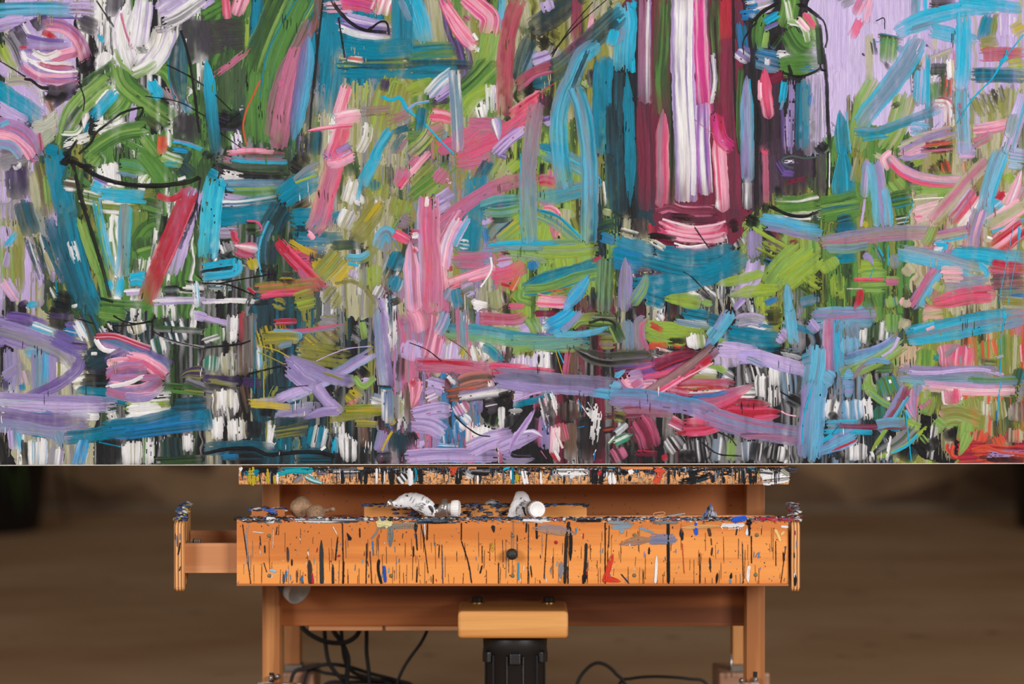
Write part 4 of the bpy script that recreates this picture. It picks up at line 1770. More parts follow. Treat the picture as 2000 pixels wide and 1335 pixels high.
150 #4f98ac/#8a8a88 1660,270 1500,310 1300,360 1110,390
12 C 1200,-10 1400,60 1640,200 1670,280
130 #b06a90/du 20,780 240,640 440,480 620,360 800,270 1120,200
130 #5aa8b0/#5f9a98/dt 620,470 760,430 960,410
90 #70a8a0/G 640,500 800,510 960,480
12 C 970,0 960,400 975,700
110 #6fa0a0/bg/G 680,820 900,800 1200,800 1500,800
40 C 680,790 900,780 1120,775 1300,780
120 Y/lg/#8aa080 1100,860 1400,850 1640,820
60 K/du d3 780,860 900,900
90 #8aa080/lg 840,880 1050,900 1200,940
120 lg/Y d1 1180,960 1160,1080
120 Lv/du d1 760,960 900,940
110 B/bg 1060,930 1100,1010
150 du/#a07888/bg 380,920 560,920 700,910
90 du/#907880 420,960 640,960
110 pk/P 330,1140 500,1080 680,1020 740,980
150 P/du d1 720,1070 880,1040 1000,960
20 W/pk t2 710,900 715,1000 670,1090 620,1160
60 R/P s 380,960 340,1020
30 R d1 800,1130 940,1170
60 be/O d2 880,1200 960,1050
130 K/dg/W d2 800,1200 820,1300
120 #9aa070/be d1 740,1180 760,1340
170 gr/#7a98a8/Lv d2 560,1150 460,1200
110 bg/Lv 380,1180 330,1280
90 T/bg 400,1160 430,1340
160 W/K/be d3 620,1290 560,1330
60 W 540,1290 680,1320
130 pk/P/du 470,500 380,640 300,820 270,1000 300,1180
110 pk/Lv/W 440,560 340,760 300,1000
60 lc/Lv 520,560 440,700 390,800
200 pk|du|P|Lv 170,370 170,700 190,1000 190,1380
40 W/pk 160,370 150,460
150 pk/du/Lv s 10,760 20,1000 40,1380
60 du/R 0,680 90,680
60 R/pk 40,820 70,850
60 W 20,720 80,700
130 T/dt/#2f9aa0 1640,960 1400,1030 1180,1090 1000,1180
110 lg/G/T 1000,1190 1200,1170 1460,1080 1650,1040
90 lg/G 960,1180 960,1260 1060,1290
60 O/be/lg d3 1200,1220 1400,1190
110 pk/P/du 1100,1270 1250,1290 1380,1290
60 du/P 860,1330 1000,1320
60 vt/K d1 1600,1200 1640,1280
130 #2aa8e0/lc/bg p 1570,1050 1500,1160 1400,1290 1340,1380
150 #6a9070/dg 1710,900 1700,1100 1690,1380
90 B/T 1660,720 1780,760
60 R/B d2 1600,940 1680,900
@i
150 K/vt d1 80,400 100,560
230 #5a2a3c/M 700,460 700,620
110 #5a3040 440,540 900,560
30 W 880,460 940,450
110 pk/du/M 360,490 480,460 620,500 880,500
60 K/M d2 500,540 700,560
150 K/#402838 220,560 260,740
90 M/R 330,610 340,700
130 P/mg/pk 390,620 520,680 700,710 900,680 960,620
90 pk/M 440,700 620,740 800,750 970,720
24 W/pk t2 420,570 560,610 700,640 880,620 970,590
130 M/#601c30 330,760 560,820 900,850
60 pk/W/gr 520,810 650,840 830,820
16 W 520,780 650,810 800,790
50 K t2 280,710 420,720 540,740
130 K/#2a2428 1000,640 1080,620
130 gr/W/K d2 1080,740 1110,800
110 K d1 1140,560 1260,620
90 gr/W/K d2 1160,240 1160,480
60 #b05a70/du 1310,-40 1320,200 1320,430
70 K d1 1330,440 1300,520
250 #3a2c38/#43303c 1560,-40 1560,380
120 dp/pu d2 1440,60 1530,200
60 pu d2 1450,170 1560,180
40 M d3 1500,260 1680,210
26 #4a5a58 t3 1780,30 1660,45 1540,25 1460,60 1490,110 1560,130
40 W/pu d3 1480,80 1600,70
200 G/dg/W d1 1380,470 1560,470 1790,430
60 K d3 1420,280 1440,400
110 W/Y/K d3 1500,560 1790,560
40 K t3 1340,450 1500,530 1650,550 1790,500
110 dg/vt d1 1780,580 1720,600
190 K/M d1 1300,640 1420,780
130 #7a6068/br d1 1320,760 1460,830
90 M 1520,800 1600,780
130 li/Lv/gr d1 1220,660 1220,900
40 Y 1200,650 1360,740 1530,830
130 Y/K/br d3 1260,800 1440,900
60 K/B d2 1300,930 1380,960
150 lc|#45b0e0|bg|li 1270,590 1450,620 1600,660 1800,700
200 #1585a8/T 0,780 150,830 340,880
240 T/dt 340,900 600,940 860,930 1060,880
90 be/K/W d3 60,680 200,720
60 W/be d2 310,750 440,830
110 dp/K d2 180,1040 500,1020
110 W/be d2 600,1050 760,1040
200 T/#0f80a0 150,1180 500,1130 850,1040 1140,900
110 T/dt 100,900 320,950 560,1010 780,1030
200 T/B d1 -20,900 250,960
230 lg/Y 1640,830 1480,980 1340,1160
200 Y/lg 1790,880 1640,1000 1460,1130
160 Lv/li/gr d1 1240,920 1200,1080 1080,1260
90 Y/lg e 1300,1040 1080,1100 880,1140
110 Y/lg e 1440,1180 1200,1200 990,1240
160 Y/ol/K d3 1640,1100 1790,1180
60 W d2 660,1220 760,1260
150 gr/W/K d2 740,1200 860,1290
130 T/dt d1 280,1250 440,1300
130 Y/lg s 420,1260 580,1270 770,1310
60 lg/Y 760,1290 850,1310
60 B/K d3 1300,1310 1420,1260
60 li/Lv 1130,1260 1040,1350
90 bg/T d2 1620,1300 1780,1260
130 li/gr/bg s 100,900 100,1080 90,1380
110 bg/lg/li s 280,1030 250,1160 150,1320
90 lc/bg s 1500,1120 1510,1240 1520,1380
11 K 700,640 780,760 830,830
11 K 600,1030 680,1080 830,1240
@j
90 #4a424a/K 20,-40 20,420
27 K t2 80,-20 85,200 60,420
12 W 95,0 90,300
210 T/C s 210,-60 215,180 210,410
150 ol/gr/be d1 380,30 330,260
60 be/gr d1 480,10 580,60
200 lg/G/ol d1 620,240 700,340
200 G/lg d1 800,300 1180,270
150 lg/Y 880,330 1140,300
110 Y/lg 800,90 900,40
170 K/br/#704840 d2 1000,90 1060,180
90 #704030/O d1 1080,60 1120,180
200 #b09a80/O/lg d2 1280,80 1290,180
130 Lv/pk 1200,-20 1360,-10
220 ol/#b07060/lg d2 1440,200 1400,330
200 G/dg d1 0,480 180,450 340,400
160 G/lg/dt d1 0,540 200,500 360,470
160 dg/G/T d1 620,420 800,380
110 K/W/dg d3 660,600 780,580
180 vt/T/dt d1 150,640 300,600
130 dt/T/B d1 140,680 330,660
110 T/G d1 150,920 330,900
60 yl/lg d2 390,650 420,600
200 be/lg d1 820,470 1060,420
160 #e0b8c0/be 820,540 960,500 1080,470
60 P/pk d2 830,560 900,560
14 W/be 820,410 960,395 1090,390
120 Lv/pk|li|Lv 690,20 800,10 960,-20
110 li|pk|li|gr 600,30 680,120 820,200 1000,240 1260,250
40 P/R 610,80 720,190 880,260 1060,285 1180,285
60 pk/W 640,-20 560,50 590,150
110 Y/lg d1 1680,180 1640,260
200 #9fc0d8/Lv/bg 1640,40 1790,60
90 #b0a0a0/du 1780,280 1680,480
120 be/pk d1 1640,340 1560,520
90 R/du d1 1600,330 1520,450
90 pk/W/li s 1760,150 1700,340 1640,480
130 be|#b89a98|du|be 1460,80 1300,240 1140,420 980,590
190 pk|W|P|R|Lv 1390,340 1300,470 1180,620
150 W/lc/C d2 1530,500 1600,440
150 C|#7ab8d8|bg|lc 1590,-20 1520,180 1460,400 1430,620
140 li/pk/gr 1400,480 1340,700 1330,840
150 be/#b0a098/pk 1790,440 1640,540 1460,640
40 C/lc 1790,580 1660,640 1500,690
200 R/pk/#c84858 1790,620 1640,740 1500,840
60 W/be d2 1440,740 1500,760
60 #c08080/R d1 1240,780 1280,820
140 li|gr|du|bg 20,780 300,740 600,700 980,690
90 #80a090/G/bg 40,830 250,830 430,800
90 li|du|be|bg 980,730 1140,700 1300,670
24 C/lc 1010,780 1150,760 1290,730
90 ol/be/lg 1000,640 960,740 920,800
200 Y/lg d0 60,930 120,1020
180 Y/lg/G d1 340,1010 560,1000
110 #80a080/bg/gr d1 640,880 680,1000
150 be/#c89098 740,960 820,1040
220 lg/G d1 350,1120 600,1110
40 P/R d1 300,1100 450,1100 560,1100
90 du/lg d1 560,1110 700,1110
180 G/ol/dg d1 450,1240 480,1340
130 lg/be/T d1 620,1240 640,1340
70 R e 360,1180 350,1270 300,1360
12 be/W d2 240,1180 380,1180
90 lc|Lv|li|bg 430,60 410,200 400,380
150 Lv|li|lc|#70c0d8 470,70 510,260 530,460 550,650
24 Lv 400,400 380,540 365,640
80 lc/C/gr 580,300 600,500 610,640
60 K/gr/C d3 480,780 560,940
14 C t2 600,800 600,980
8 C 820,420 800,500 740,620
10 C t2 480,990 435,1100
70 li/bg e 380,890 440,910 470,980
150 W/pk/C d2 1000,840 1100,820
110 li|bg|du|li 1180,800 1120,900 1000,1060 800,1340
60 lc 1060,1040 980,1160 880,1340
40 du/R 960,1040 860,1240 800,1340
40 C t2 1000,800 1100,800 1080,860
160 T|C|C|T 1160,880 1400,890 1600,920 1790,930
150 bg|#9fa0a8|lc|C 680,860 900,900 1150,960 1400,1030
60 C/lc 1380,960 1460,1030 1440,1090
120 #8f8aa0/du/bg 1460,1110 1300,1130 1080,1150
150 pk/be 1060,1050 1250,1060
110 be/Y d1 1050,1130 1020,1200
150 R/du 1480,990 1640,1010 1790,1020
150 #7a4a58/du/dp 1480,1120 1640,1110 1790,1100
160 P/du/R e 1540,1220 1300,1240 1080,1290 920,1320
110 pk/be d1 760,1260 740,1340
110 lg/ol d1 980,1270 940,1300
130 #6a7a70/dp/du 1560,1230 1790,1220
60 B/dt 1660,1260 1790,1240
110 ol/be d1 1600,1300 1790,1310
6 C 1690,640 1640,900 1560,1300
6 C 1760,660 1700,980 1640,1320
26 C t2 1740,640 1740,760
@k
230 li/#8070a0 -40,100 150,190 350,230
120 pu/dp 60,30 250,60 420,130
200 K/dp d1 420,30 640,60
110 lc/W d1 260,110 380,150 480,190
130 B/W/pu d2 560,120 740,160
90 W/lc d2 660,60 760,240
160 dt/dg/K 740,-40 820,120 880,320
130 K/G/W d3 900,100 940,170
160 G/lg 860,-20 1100,10
180 W/be d1 1180,60 1200,180
150 K/dg d1 1400,30 1430,140
200 vt/dt/W d2 1500,60 1560,260
150 dg/T/W d1 1360,200 1400,360
60 W d3 1700,-20 1670,180
90 Lv/li d2 1680,10 1790,40
60 dg/gr d1 1340,130 1780,160
30 gr/W d2 1420,220 1600,270 1780,300
190 ol/be/W d1 540,420 540,560
200 W/be d2 620,580 740,560
190 #303040/vt 720,460 860,430 1000,400
200 vt/K 760,420 960,340
150 K/vt d1 700,600 1000,600 1300,640
40 W 780,350 850,350
120 #d0b0c0/be/gr d1 200,480 240,620
110 #a0a098/lc 220,340 350,330
120 bg/li/lc 330,320 340,600 320,720
70 #25a5dc/lc 410,330 400,600
70 li/gr 460,340 460,700
50 K/dp 80,300 60,490
120 li/pu -40,240 40,230
150 li/gr/bg 100,300 110,500 100,700
60 dp 50,580 50,680
60 B/T 190,600 200,670
90 li/gr 20,560 150,470
160 #8a80b0|li|gr|#7060a0 -40,110 200,180 400,260 560,340 660,460
110 pu/li/dp 700,400 660,500 500,620 350,690 200,760
150 #6a60a0/pu 450,190 620,280 740,330
60 K/pu d2 620,280 760,290
120 T/dt e 660,690 900,700 1100,720 1280,780
60 dg/T d1 1000,770 1250,800
140 be/W/Y d1 1080,830 1480,800
100 dg/G 1400,640 1600,660 1780,680
60 W/K d3 1150,720 1480,690
200 W d1 1100,880 1400,860
120 W d1 620,860 860,880
110 W/K d3 960,850 1000,960
150 Lv/li/bg/#a0b0c8 -40,770 300,790 600,800 1020,790
60 li/Lv d1 -20,710 200,720 600,740 900,750
60 lc/W/pu d1 250,870 420,880
60 B/bg d1 400,860 460,890
60 W/li 480,870 600,880
150 #7a6a98/pu/li -40,880 250,920 500,940 780,940
120 #8890b0/li -40,970 200,990 500,1040 760,1010
110 bg/#90a0b8 e 500,1020 540,1180
130 T/dt 560,1080 800,1060 1060,1010 1300,970
190 #13708f/dt/B 900,1020 1250,980 1500,920 1790,860
110 B/dt 1100,1050 1400,1010 1790,960
120 vt/dt 1500,800 1790,780
130 dp/ol e 1790,520 1640,520 1560,560
90 dg/ol 1780,660 1600,640
60 gr/dp 1790,640 1620,580
100 K -20,1060 40,1330
90 Lv/li/bg 110,1000 120,1180
60 lc/C/gr 160,1040 190,1190
60 K 210,1100 220,1330
170 W/lc/B d1 330,1080 330,1330
130 W/gr/li d1 500,1160 480,1330
130 #2aa0dc/W/B d2 740,1100 680,1330
60 K/W d2 840,1100 840,1330
180 K/#2a2a2a d0 970,1090 970,1330
180 W/be d1 1150,1110 1150,1330
110 W/G d2 1300,1080 1290,1320
200 vt/K/dg d0 1480,1080 1500,1330
110 W/K d3 1640,1040 1640,1200
110 dg/K d1 1340,1300 1780,1280
16 T t2 860,1120 1050,1160
14 T 280,1060 400,1080
170 pu|#5a7aa0|li|pk 870,230 1050,290 1250,380 1480,490
60 R/pk d1 820,200 1000,200 1200,270 1310,310
50 W t2 830,220 900,310 1020,340
130 #4a4468/pu/li 930,430 1020,380 1090,350
90 pk/W t2 920,450 1080,420 1250,420
150 pk/li/P 1100,380 1280,430 1450,550
170 li|du|pu|pk 940,590 1060,510 1280,480
150 pk|li|du|li 930,640 1100,690 1280,670 1400,580
60 li/du 960,560 1150,560 1400,560
90 li/pk e 1080,720 1240,730 1400,690
30 W/K t2 1450,540 1470,520
40 W/pk t2 920,640 1100,610 1260,540
19 K t2 990,20 1080,70 1200,90 1330,70
16 K t2 980,110 1150,100 1310,70
14 K 1140,90 1170,180
14 K 660,40 820,90
14 K t2 980,120 1030,170 1060,150
11 K 1320,150 1480,230 1780,310
@l
60 Lv/li/gr -20,40 150,80 300,120
200 G/dg/W d1 100,100 100,260
60 gr/W d1 -20,250 130,200
180 #25806a/W d2 80,370 70,500
110 W/gr d1 250,0 240,260
60 W 250,140 250,230
200 be/W/gr d1 230,330 240,540
60 #a05058/R 330,-20 330,250
130 br/gr d1 340,250 340,540
120 #6a6058/K/gr d1 400,0 400,480
60 lc/bg/W d1 470,300 480,500
90 dp d1 -20,570 150,590 310,590
90 dp d1 310,600 500,610
200 gr/K/ol d1 0,650 300,690
240 W/be/br d1 180,660 180,900
110 K/br d1 320,620 370,860
150 K/W d3 170,800 200,1000
110 W d1 110,900 110,1100
180 W/be d2 280,920 290,1100
120 T/dt d0 -10,830 20,1020
190 vt/K d0 620,520 640,800
130 vt/dt d0 780,520 760,700
60 ol/lg d2 620,640 560,760
150 K d1 420,920 430,1080
300 ol/yl/K d2 560,100 620,330
350 ol/yl/br d2 900,150 1100,330
200 ol/K d2 800,340 1250,400
160 gr/Lv/ol d2 1000,60 1150,90
220 gr/dg/K d2 1300,130 1400,200
60 lg/ol 1370,60 1390,230
120 K/ol/br d2 1330,480 1420,560
60 R/du d1 600,80 800,70
50 P|du|bg e 590,160 850,160 1050,130 1220,100
30 lc/bg 600,150 800,170 840,200 800,240
110 ol/yl 500,220 700,210 820,220
60 bg/gr 640,290 760,260
200 ol/yl d2 1250,680 1350,760
60 Lv 1360,590 1440,590
130 #d07a80/br d1 1260,760 1290,800
60 lg/ol d1 1300,560 1380,640 1480,560
110 W/gr/bg d1 1440,740 1560,780
200 K/vt d1 1100,740 1180,760
110 K d1 600,860 480,840
130 #a09ab8/gr/li 620,890 800,850 1000,830
120 vt/K d1 600,960 900,960
120 ol/vt/K d1 600,1050 900,1000
200 dt/T/#0a7a80 d2 720,1080 720,1200
180 T/#0a7a80/W d2 1000,980 960,1180
60 W/G d3 590,960 560,1140
60 W d1 600,1110 560,1180
130 dt/#2a5a70 d1 0,1180 300,1170 600,1190
200 K/vt d0 200,1270 500,1270
60 B/dt 140,1250 300,1250
200 vt/K/dt d0 800,1270 1100,1270
40 K t3 0,1220 200,1180 420,1180 560,1230 800,1210 1000,1210 1130,1250
130 W d2 1220,1050 1240,1250
130 W/K d1 1260,1080 1260,1290
110 br/K/pk d1 1380,960 1400,1160
110 K/br d1 1400,1200 1400,1300
180 vt/#203848 1680,1040 1660,1200
130 K/vt 1480,1270 1620,1260
24 W 1010,1190 1050,1160
60 C/T d2 1130,1080 1130,1220
120 li/bg 1560,1030 1520,1210
26 yl/ol 1630,1030 1580,1110 1540,1200
60 ol/yl 1620,920 1640,970
110 ol/#7a8a20/yl 1190,850 1350,850 1580,840
60 ol d1 1070,930 1250,910 1450,900
60 ol/yl d1 1300,960 1500,970
110 lc|Lv|li|bg 1480,340 1300,440 1120,550 980,620 700,740
90 Lv/li 900,650 750,700 600,770
90 yl>#b0a8c8 380,780 480,780 620,780
60 yl/ol d1 400,800 560,800 750,820
120 #8a80a8|li|#a8a0d0 700,400 900,470 1100,560 1300,600
150 li/Lv 720,460 850,580 960,640
110 li|Lv|#9a88b8 960,630 1060,760 1180,870
90 li/Lv e 1180,850 1020,860 860,920
30 ol 1040,520 1200,580
12 Lv t2 970,420 1100,360 1250,310 1450,290
12 yl d1 470,280 640,330 740,390
12 yl/ol d1 470,340 600,400 700,450
130 #8a78a8|li|bg|#8a88b0 1520,-40 1540,250 1570,500 1590,660
110 bg/#7a80b0/W d1 1590,660 1590,960
40 K/T t2 1510,640 1620,650
30 Lv 1560,-20 1600,60
10 T t2 430,60 440,300 435,700
10 yl 515,450 515,740
19 K 0,300 300,270 400,240
19 K d2 380,530 500,500 720,450
11 K 640,650 780,640 900,630
@m
280 Lv/W d1 340,250 320,420
220 Lv/pk d1 40,240 20,420
200 W/be/ol d2 600,260 650,420
110 W/be/lg d1 1150,100 1140,180
110 Lv d1 960,170 1060,120
250 Lv/W d1 1000,370 1000,520
200 W/Lv d1 1170,320 1180,540
110 K d1 1270,320 1280,560
90 br/K d1 1420,320 1420,560
60 R/du 1380,330 1350,560
80 W/pk/be d2 700,20 640,60
110 du/#b05060 620,50 900,60 1000,20
60 M/R 1080,10 1280,10
60 be/lg d1 780,140 980,170
110 lg/G 1040,40 1120,180
60 W/lg d1 1160,60 1200,80
110 lg/ol/dg d1 1400,130 1500,60 1790,60
200 dg/lg/gr d1 1560,100 1790,120
130 ol/K/#8a7a6a d1 1790,260 1650,260
150 T|#3f9fae|#5aa890|lg 320,160 600,180 900,230 1200,270 1560,270
130 #6a9f90/lg/bg 900,250 1200,260 1500,230
60 lg/Y d1 880,320 1080,310
60 lc/#40a8d8 e 1250,190 1450,190 1600,170 1750,120
150 #28a8e0/lc/C 1440,-30 1340,60 1180,140
60 li/bg 1500,-20 1420,80 1320,160
90 T/#3fa890 640,290 720,340 800,430
60 lg/Y d1 900,360 960,350
200 P|pk|du|bg -20,-20 40,60 60,180
150 du/pk/#c08090 240,-20 220,160 160,400
110 bg/lc/Lv 330,0 280,120 240,180
110 bg/#80a0b0/du 450,-40 460,160 470,320
90 du/pk 260,200 220,400
60 ol/yl d1 440,380 480,300
130 du/#c06a80 60,450 300,460 560,480 820,490
60 P/R 700,460 900,470 1040,480
40 P/R d0 720,530 900,510 1100,490 1260,510
40 R/P 60,430 300,430 560,450
200 br/du/W d2 300,560 380,640
180 M/K/W d3 260,600 320,680
180 #c07a70/br d1 420,640 560,600 700,590
120 br/O/gr d1 320,720 500,690 660,650
60 W/du d3 700,600 720,660
150 Lv/li 140,620 300,660
110 gr/li|W|gr|K 420,740 620,710 880,670
60 K d1 880,700 780,720
180 Lv 900,680 1050,680
190 #8a80a0|#7a7898|li|#a0a8d0 740,560 1000,590 1300,620 1600,640 1800,660
60 li/#a8a0d0 760,620 1000,660 1200,690
90 lc/B/li d1 1600,690 1800,720
130 pk/P/#d06a80 e 60,560 50,700 20,830
60 R/P 20,580 40,640
200 #b090b0/Lv/W d1 150,760 240,720
150 du/Lv/W d1 420,780 480,880
150 #504850/K/W d2 660,820 760,800
60 T/#3a7a80 1260,710 1100,760 900,810
24 du/Lv 900,770 1060,710 1150,690
40 W/gr 860,860 980,850
150 Lv/li 20,900 250,850 360,860
180 W/B d1 420,920 500,1000
180 B/W/#2a6a98 d2 340,940 360,1130
150 W/pk d2 560,950 560,1180
180 W d1 660,980 640,1120
200 K/dg d1 760,900 740,1000
60 W/K d2 800,820 800,1020
300 #2b282b/K d0 980,880 960,1160
60 li/W e 60,940 200,980 300,1060
160 Lv/li 20,960 180,980 300,1050
160 K/vt -20,1040 20,1170
90 Lv 80,1100 100,1170
60 B/W d1 240,1160 420,1170
150 W/K/pk d2 1180,700 1240,900
120 K/W d3 1180,780 1230,1020
190 #4a3c3a/br/K d1 1380,760 1380,940
110 br/#5a4a40 d0 1400,960 1390,1280
120 du/R/#a06a60 1300,960 1340,1120
90 W/pk d1 1270,980 1260,1230
60 R/W d2 1240,1200 1290,1290
30 R/W 1270,1040 1330,1180
250 #2a2729/K d0 1580,900 1580,1280
70 W d4 1500,760 1620,940
90 W d4 1640,780 1600,1140
60 M/K d2 1700,900 1790,900
60 K/O/M d2 1680,1030 1790,1010
30 W/G d2 1730,1140 1790,1080
12 W t2 1600,1240 1620,1190
14 B t2 1610,1210 1600,1290
10 B 1460,1000 1520,990
10 B 1170,980 1190,1050
12 C 1290,330 1340,440
10 B 1470,760 1500,860
10 du 1140,1200 1190,1270
130 #3e403a/K/#6a6a62 s 1420,300 1540,370 1700,410 1900,400 2110,385
40 K/gr s 1460,330 1640,420 1800,440
30 K/#6a6a60 1560,90 1680,60 1780,90 1790,160
130 Lv/li -40,1260 200,1240 480,1240 760,1240
160 Lv/#b888c8/li 500,1200 700,1110 900,1060
140 Lv/li e 760,1190 950,1110 1140,1060
40 Lv/W e 900,1060 1060,1030 1160,1080
60 #a880c0/Lv p 1090,840 1000,980 900,1130 870,1230
90 li/gr e 800,1260 950,1280 1090,1270
30 K d1 880,1230 920,1250 1060,1250
16 K t2 390,890 480,980 600,1060 700,1075
11 K 0,260 150,320 280,420
10 ol/K t2 340,220 470,310 540,390
11 K 890,1000 990,870
8 yl 1270,330 1330,540

@n
180 K/vt/dg d1 520,40 560,90
90 W/gr d1 370,20 420,80
200 Y/lg d0 280,160 500,200 640,190
120 Y/lg d1 260,130 500,140 820,170
60 O/R d1 310,100 420,160
60 K/dg d2 470,250 620,250
60 O/R d1 280,290 460,290
60 K/O d2 480,300 620,330
110 W/O/K d3 340,350 500,390
160 W/be/lg d1 700,180 720,320
120 T/vt/W d1 600,0 820,40
60 bg/W d1 520,80 700,110 840,130
110 T/dt d0 820,60 1000,110
220 T/B/W d2 1040,130 1250,180 1380,200
200 T/dt d1 960,210 1200,250 1440,260
120 Lv/gr 1050,80 1200,60 1300,90
160 K/ol/dg d2 1320,40 1450,30
180 T/Lv d1 1440,140 1520,160
150 Lv/li 1430,180 1500,240
60 T/#1a7a98 1540,120 1740,180
110 li/Lv/bg 1690,80 1770,170
90 K/W/bg d2 1450,340 1640,380
130 lg/Y d1 930,280 960,240
260 #c8b8d0/Lv/gr d1 980,330 1000,480
150 Lv d1 900,320 1100,340 1240,370
60 lg/Y e 760,480 880,480 1010,540
150 W/be d1 720,530 880,560
150 gr/Lv/W d1 940,560 1020,600
200 K/gr/W d2 1200,460 1240,620
110 W d1 1390,380 1400,640
130 W/K d1 1280,540 1280,740
60 K/W d2 1330,560 1330,780
200 K/W/bg d2 1520,480 1540,760
110 K/vt/gr d1 1500,740 1620,800
130 Lv/#b8a8e8 1080,390 1250,390 1450,450 1690,510
60 bg/Lv d1 1150,400 1300,470
110 W/K d2 1390,640 1390,820
150 ol/be/du d1 620,610 900,610
150 R/du/W d2 560,660 850,650 1040,650
160 K/du/W d2 1080,720 1220,720
110 R/du d1 520,690 640,720
150 #605a50/dg 0,390 160,380 330,390
60 ol/dg d1 0,430 300,430
120 pu/du/K d1 0,480 300,450
60 B/dt d1 320,430 480,440
150 P/du/pu d1 180,540 450,480 650,430
130 M/R/K e 330,480 520,400 750,350
110 pk/du/li 60,560 140,640 350,640 540,670
150 #b090b8/li/pk d1 120,580 250,560
60 C/lc e 0,560 100,500
110 lc/#70a0c0 -40,640 60,660
110 li/du|gr|li 290,60 220,100 220,220 260,340
110 bg/lg/gr d1 110,60 120,330
60 K 10,140 40,170
110 dg/lg -10,100 60,260
120 #50a8c8|lc|li e 1020,-20 930,120 850,240 790,330
90 #78b8c8/T 880,140 820,220
130 M|#7a4450|#a08080|#602838 880,310 700,450 480,600 280,720 90,800
60 R/P e 850,400 700,510 550,620
60 P/pk e 600,560 400,690 250,780
16 pk 860,440 600,580 350,730
90 du/li 150,660 240,600
60 R 840,400 740,470
150 gr/#907a88/li d1 0,780 130,800
120 #a06a80/M/du 60,860 300,850 500,860
110 ol/K d1 0,900 100,920
220 #b04868/du/M d1 200,920 280,1050 320,1180
190 K/br/M d1 60,1000 120,1180
160 du/M/K d1 0,1180 60,1290
110 du/W/R d1 470,930 600,1000
200 K/W/gr d1 480,1080 560,1200
220 K/gr/W d1 700,1100 720,1290
130 K d0 560,1250 700,1260
60 R d1 430,1220 440,1290
60 M/R d2 180,1220 370,1230
90 bg/gr/W d1 900,1080 880,1290
110 lg/Y/gr d1 1030,1100 1020,1290
150 gr/W/bg d1 1130,1110 1140,1290
120 K/W d1 1240,1120 1220,1290
220 K/W d1 1420,1150 1400,1290
60 R/du e 900,990 700,1040 520,1050
160 P/R/du d1 940,950 780,990 600,1000
150 R/M/P e 900,840 1100,820 1360,800
110 R/P e 960,860 1200,880 1450,860
60 P/du e 1200,930 1320,920 1440,900
130 #a85a80|du|P e 680,800 850,790 1000,730 1210,630
40 B/pu d1 640,740 850,720 980,690
160 #30a0d0|#6a90b8|#8a80b0|li -40,730 200,740 450,780 700,830 950,920
180 #8a80a8/du/#8a90b8 800,890 1000,960 1250,1020 1610,1080
60 #9a6a88/M d1 1100,1080 1350,1080 1600,1120
90 bg/G e 0,1120 80,1080 160,1060
60 bg/W d1 0,1060 110,970
60 #3a9a70/W 0,1140 130,1080
14 K 900,1040 1000,1090 1060,1160
16 pk t2 1450,860 1500,890 1580,905
14 K t2 1440,690 1630,800
16 K 760,1130 900,1230 1100,1250
100 lc/#6aaecc 1520,-40 1540,120 1560,270
180 lc/#70b0d0/bg 1760,280 1740,500 1700,700
230 #6aa0cc|lc|#7a98c0|li 1740,600 1720,900 1690,1280
110 bg/T d1 1620,430 1700,400
20 C 1720,650 1650,900 1630,1150
@o
200 #6fb0cc/bg/li d1 -60,60 200,50 480,40
60 #8a90b8/du d1 60,60 300,30 500,20
190 bg|C|#8a7aa8|du|Lv 120,60 130,300 140,560
130 bg/gr/du d1 280,100 320,280
180 #7aa8c8/lc 260,210 280,360
150 dg/K/W d2 430,140 420,280
110 K/be/ol d2 400,290 400,340
160 dg/W/vt d1 540,80 530,240
150 G/lg d1 640,0 640,180
110 be/#c89a90 720,160 760,60
220 #d8a8a0/be/Y d0 900,60 1080,40
120 lg/G d0 990,60 980,140
240 #d0a890/be 780,280 790,500
180 G/lg/Y d0 930,320 920,500
110 #2f9078/T d1 1010,360 1060,400
190 #c87890/du/pk d0 1120,280 1140,480
200 P/du/pk d1 1260,280 1240,480
60 gr/du 1100,380 1200,280
30 gr/bg 1220,380 1230,460
190 lg/G/O d1 1470,240 1480,420
60 O/W d2 1510,240 1540,380
110 dg/lg d1 1420,460 1540,470
200 ol/G d0 1640,200 1640,560
40 be/#b0a080 1710,180 1690,580
60 R/pk 1770,280 1780,440
200 dg/T/ol d0 1790,500 1750,640
110 lg/be d1 500,440 700,420
110 dg/G d1 470,480 640,480
130 lg/be s 440,520 430,640 500,720
200 G/dg/T d1 560,560 620,720
220 #2f7060/dg/K d1 560,800 580,960
90 W/K d2 410,740 430,940
60 lg/T e 430,690 560,790 700,860
90 lg/Y 680,840 760,960 880,1010
110 lc/dt 740,840 790,920
150 T|C|bg|C 760,200 1000,150 1300,90 1790,10
60 C 780,270 1100,230 1400,170 1600,140
90 bg/#80a8a0 1600,130 1790,70
40 C/lc d1 800,160 1000,100
30 pk/be 930,160 1000,130
110 #80b0c8|lc|#6a90c0|#a0a0d8 690,230 560,320 400,370 220,420
130 lg/#8fb0a0/ol 740,270 580,380 400,470 180,550
40 du/#8a7a88 500,400 380,470 280,590
50 #70a0c8 e 620,440 500,420 380,460
30 Lv 690,220 640,320 540,390
90 C/lc d1 0,350 30,560
220 #70a8c8/lc d1 0,560 100,640
260 #7aa0c8/li/lc d1 200,620 300,620
200 #70a8d0/bg/W d1 280,760 290,940
110 lc/li/W d1 40,760 20,940
130 W/K d2 120,760 90,920
130 K d1 160,900 100,940
60 lg/G d1 400,600 400,680
190 li|#8f88b0|bg|#7ab0c0 700,540 1000,570 1300,560 1600,560
40 Lv/li 740,525 1000,530 1250,505 1420,505 1600,550
90 G/bg d1 1300,600 1500,610 1720,600
110 li|pk|be 880,640 1150,660 1400,680 1700,690
60 pk/W d1 1100,680 1400,700 1700,690
220 gr/bg/ol d1 1720,680 1790,700
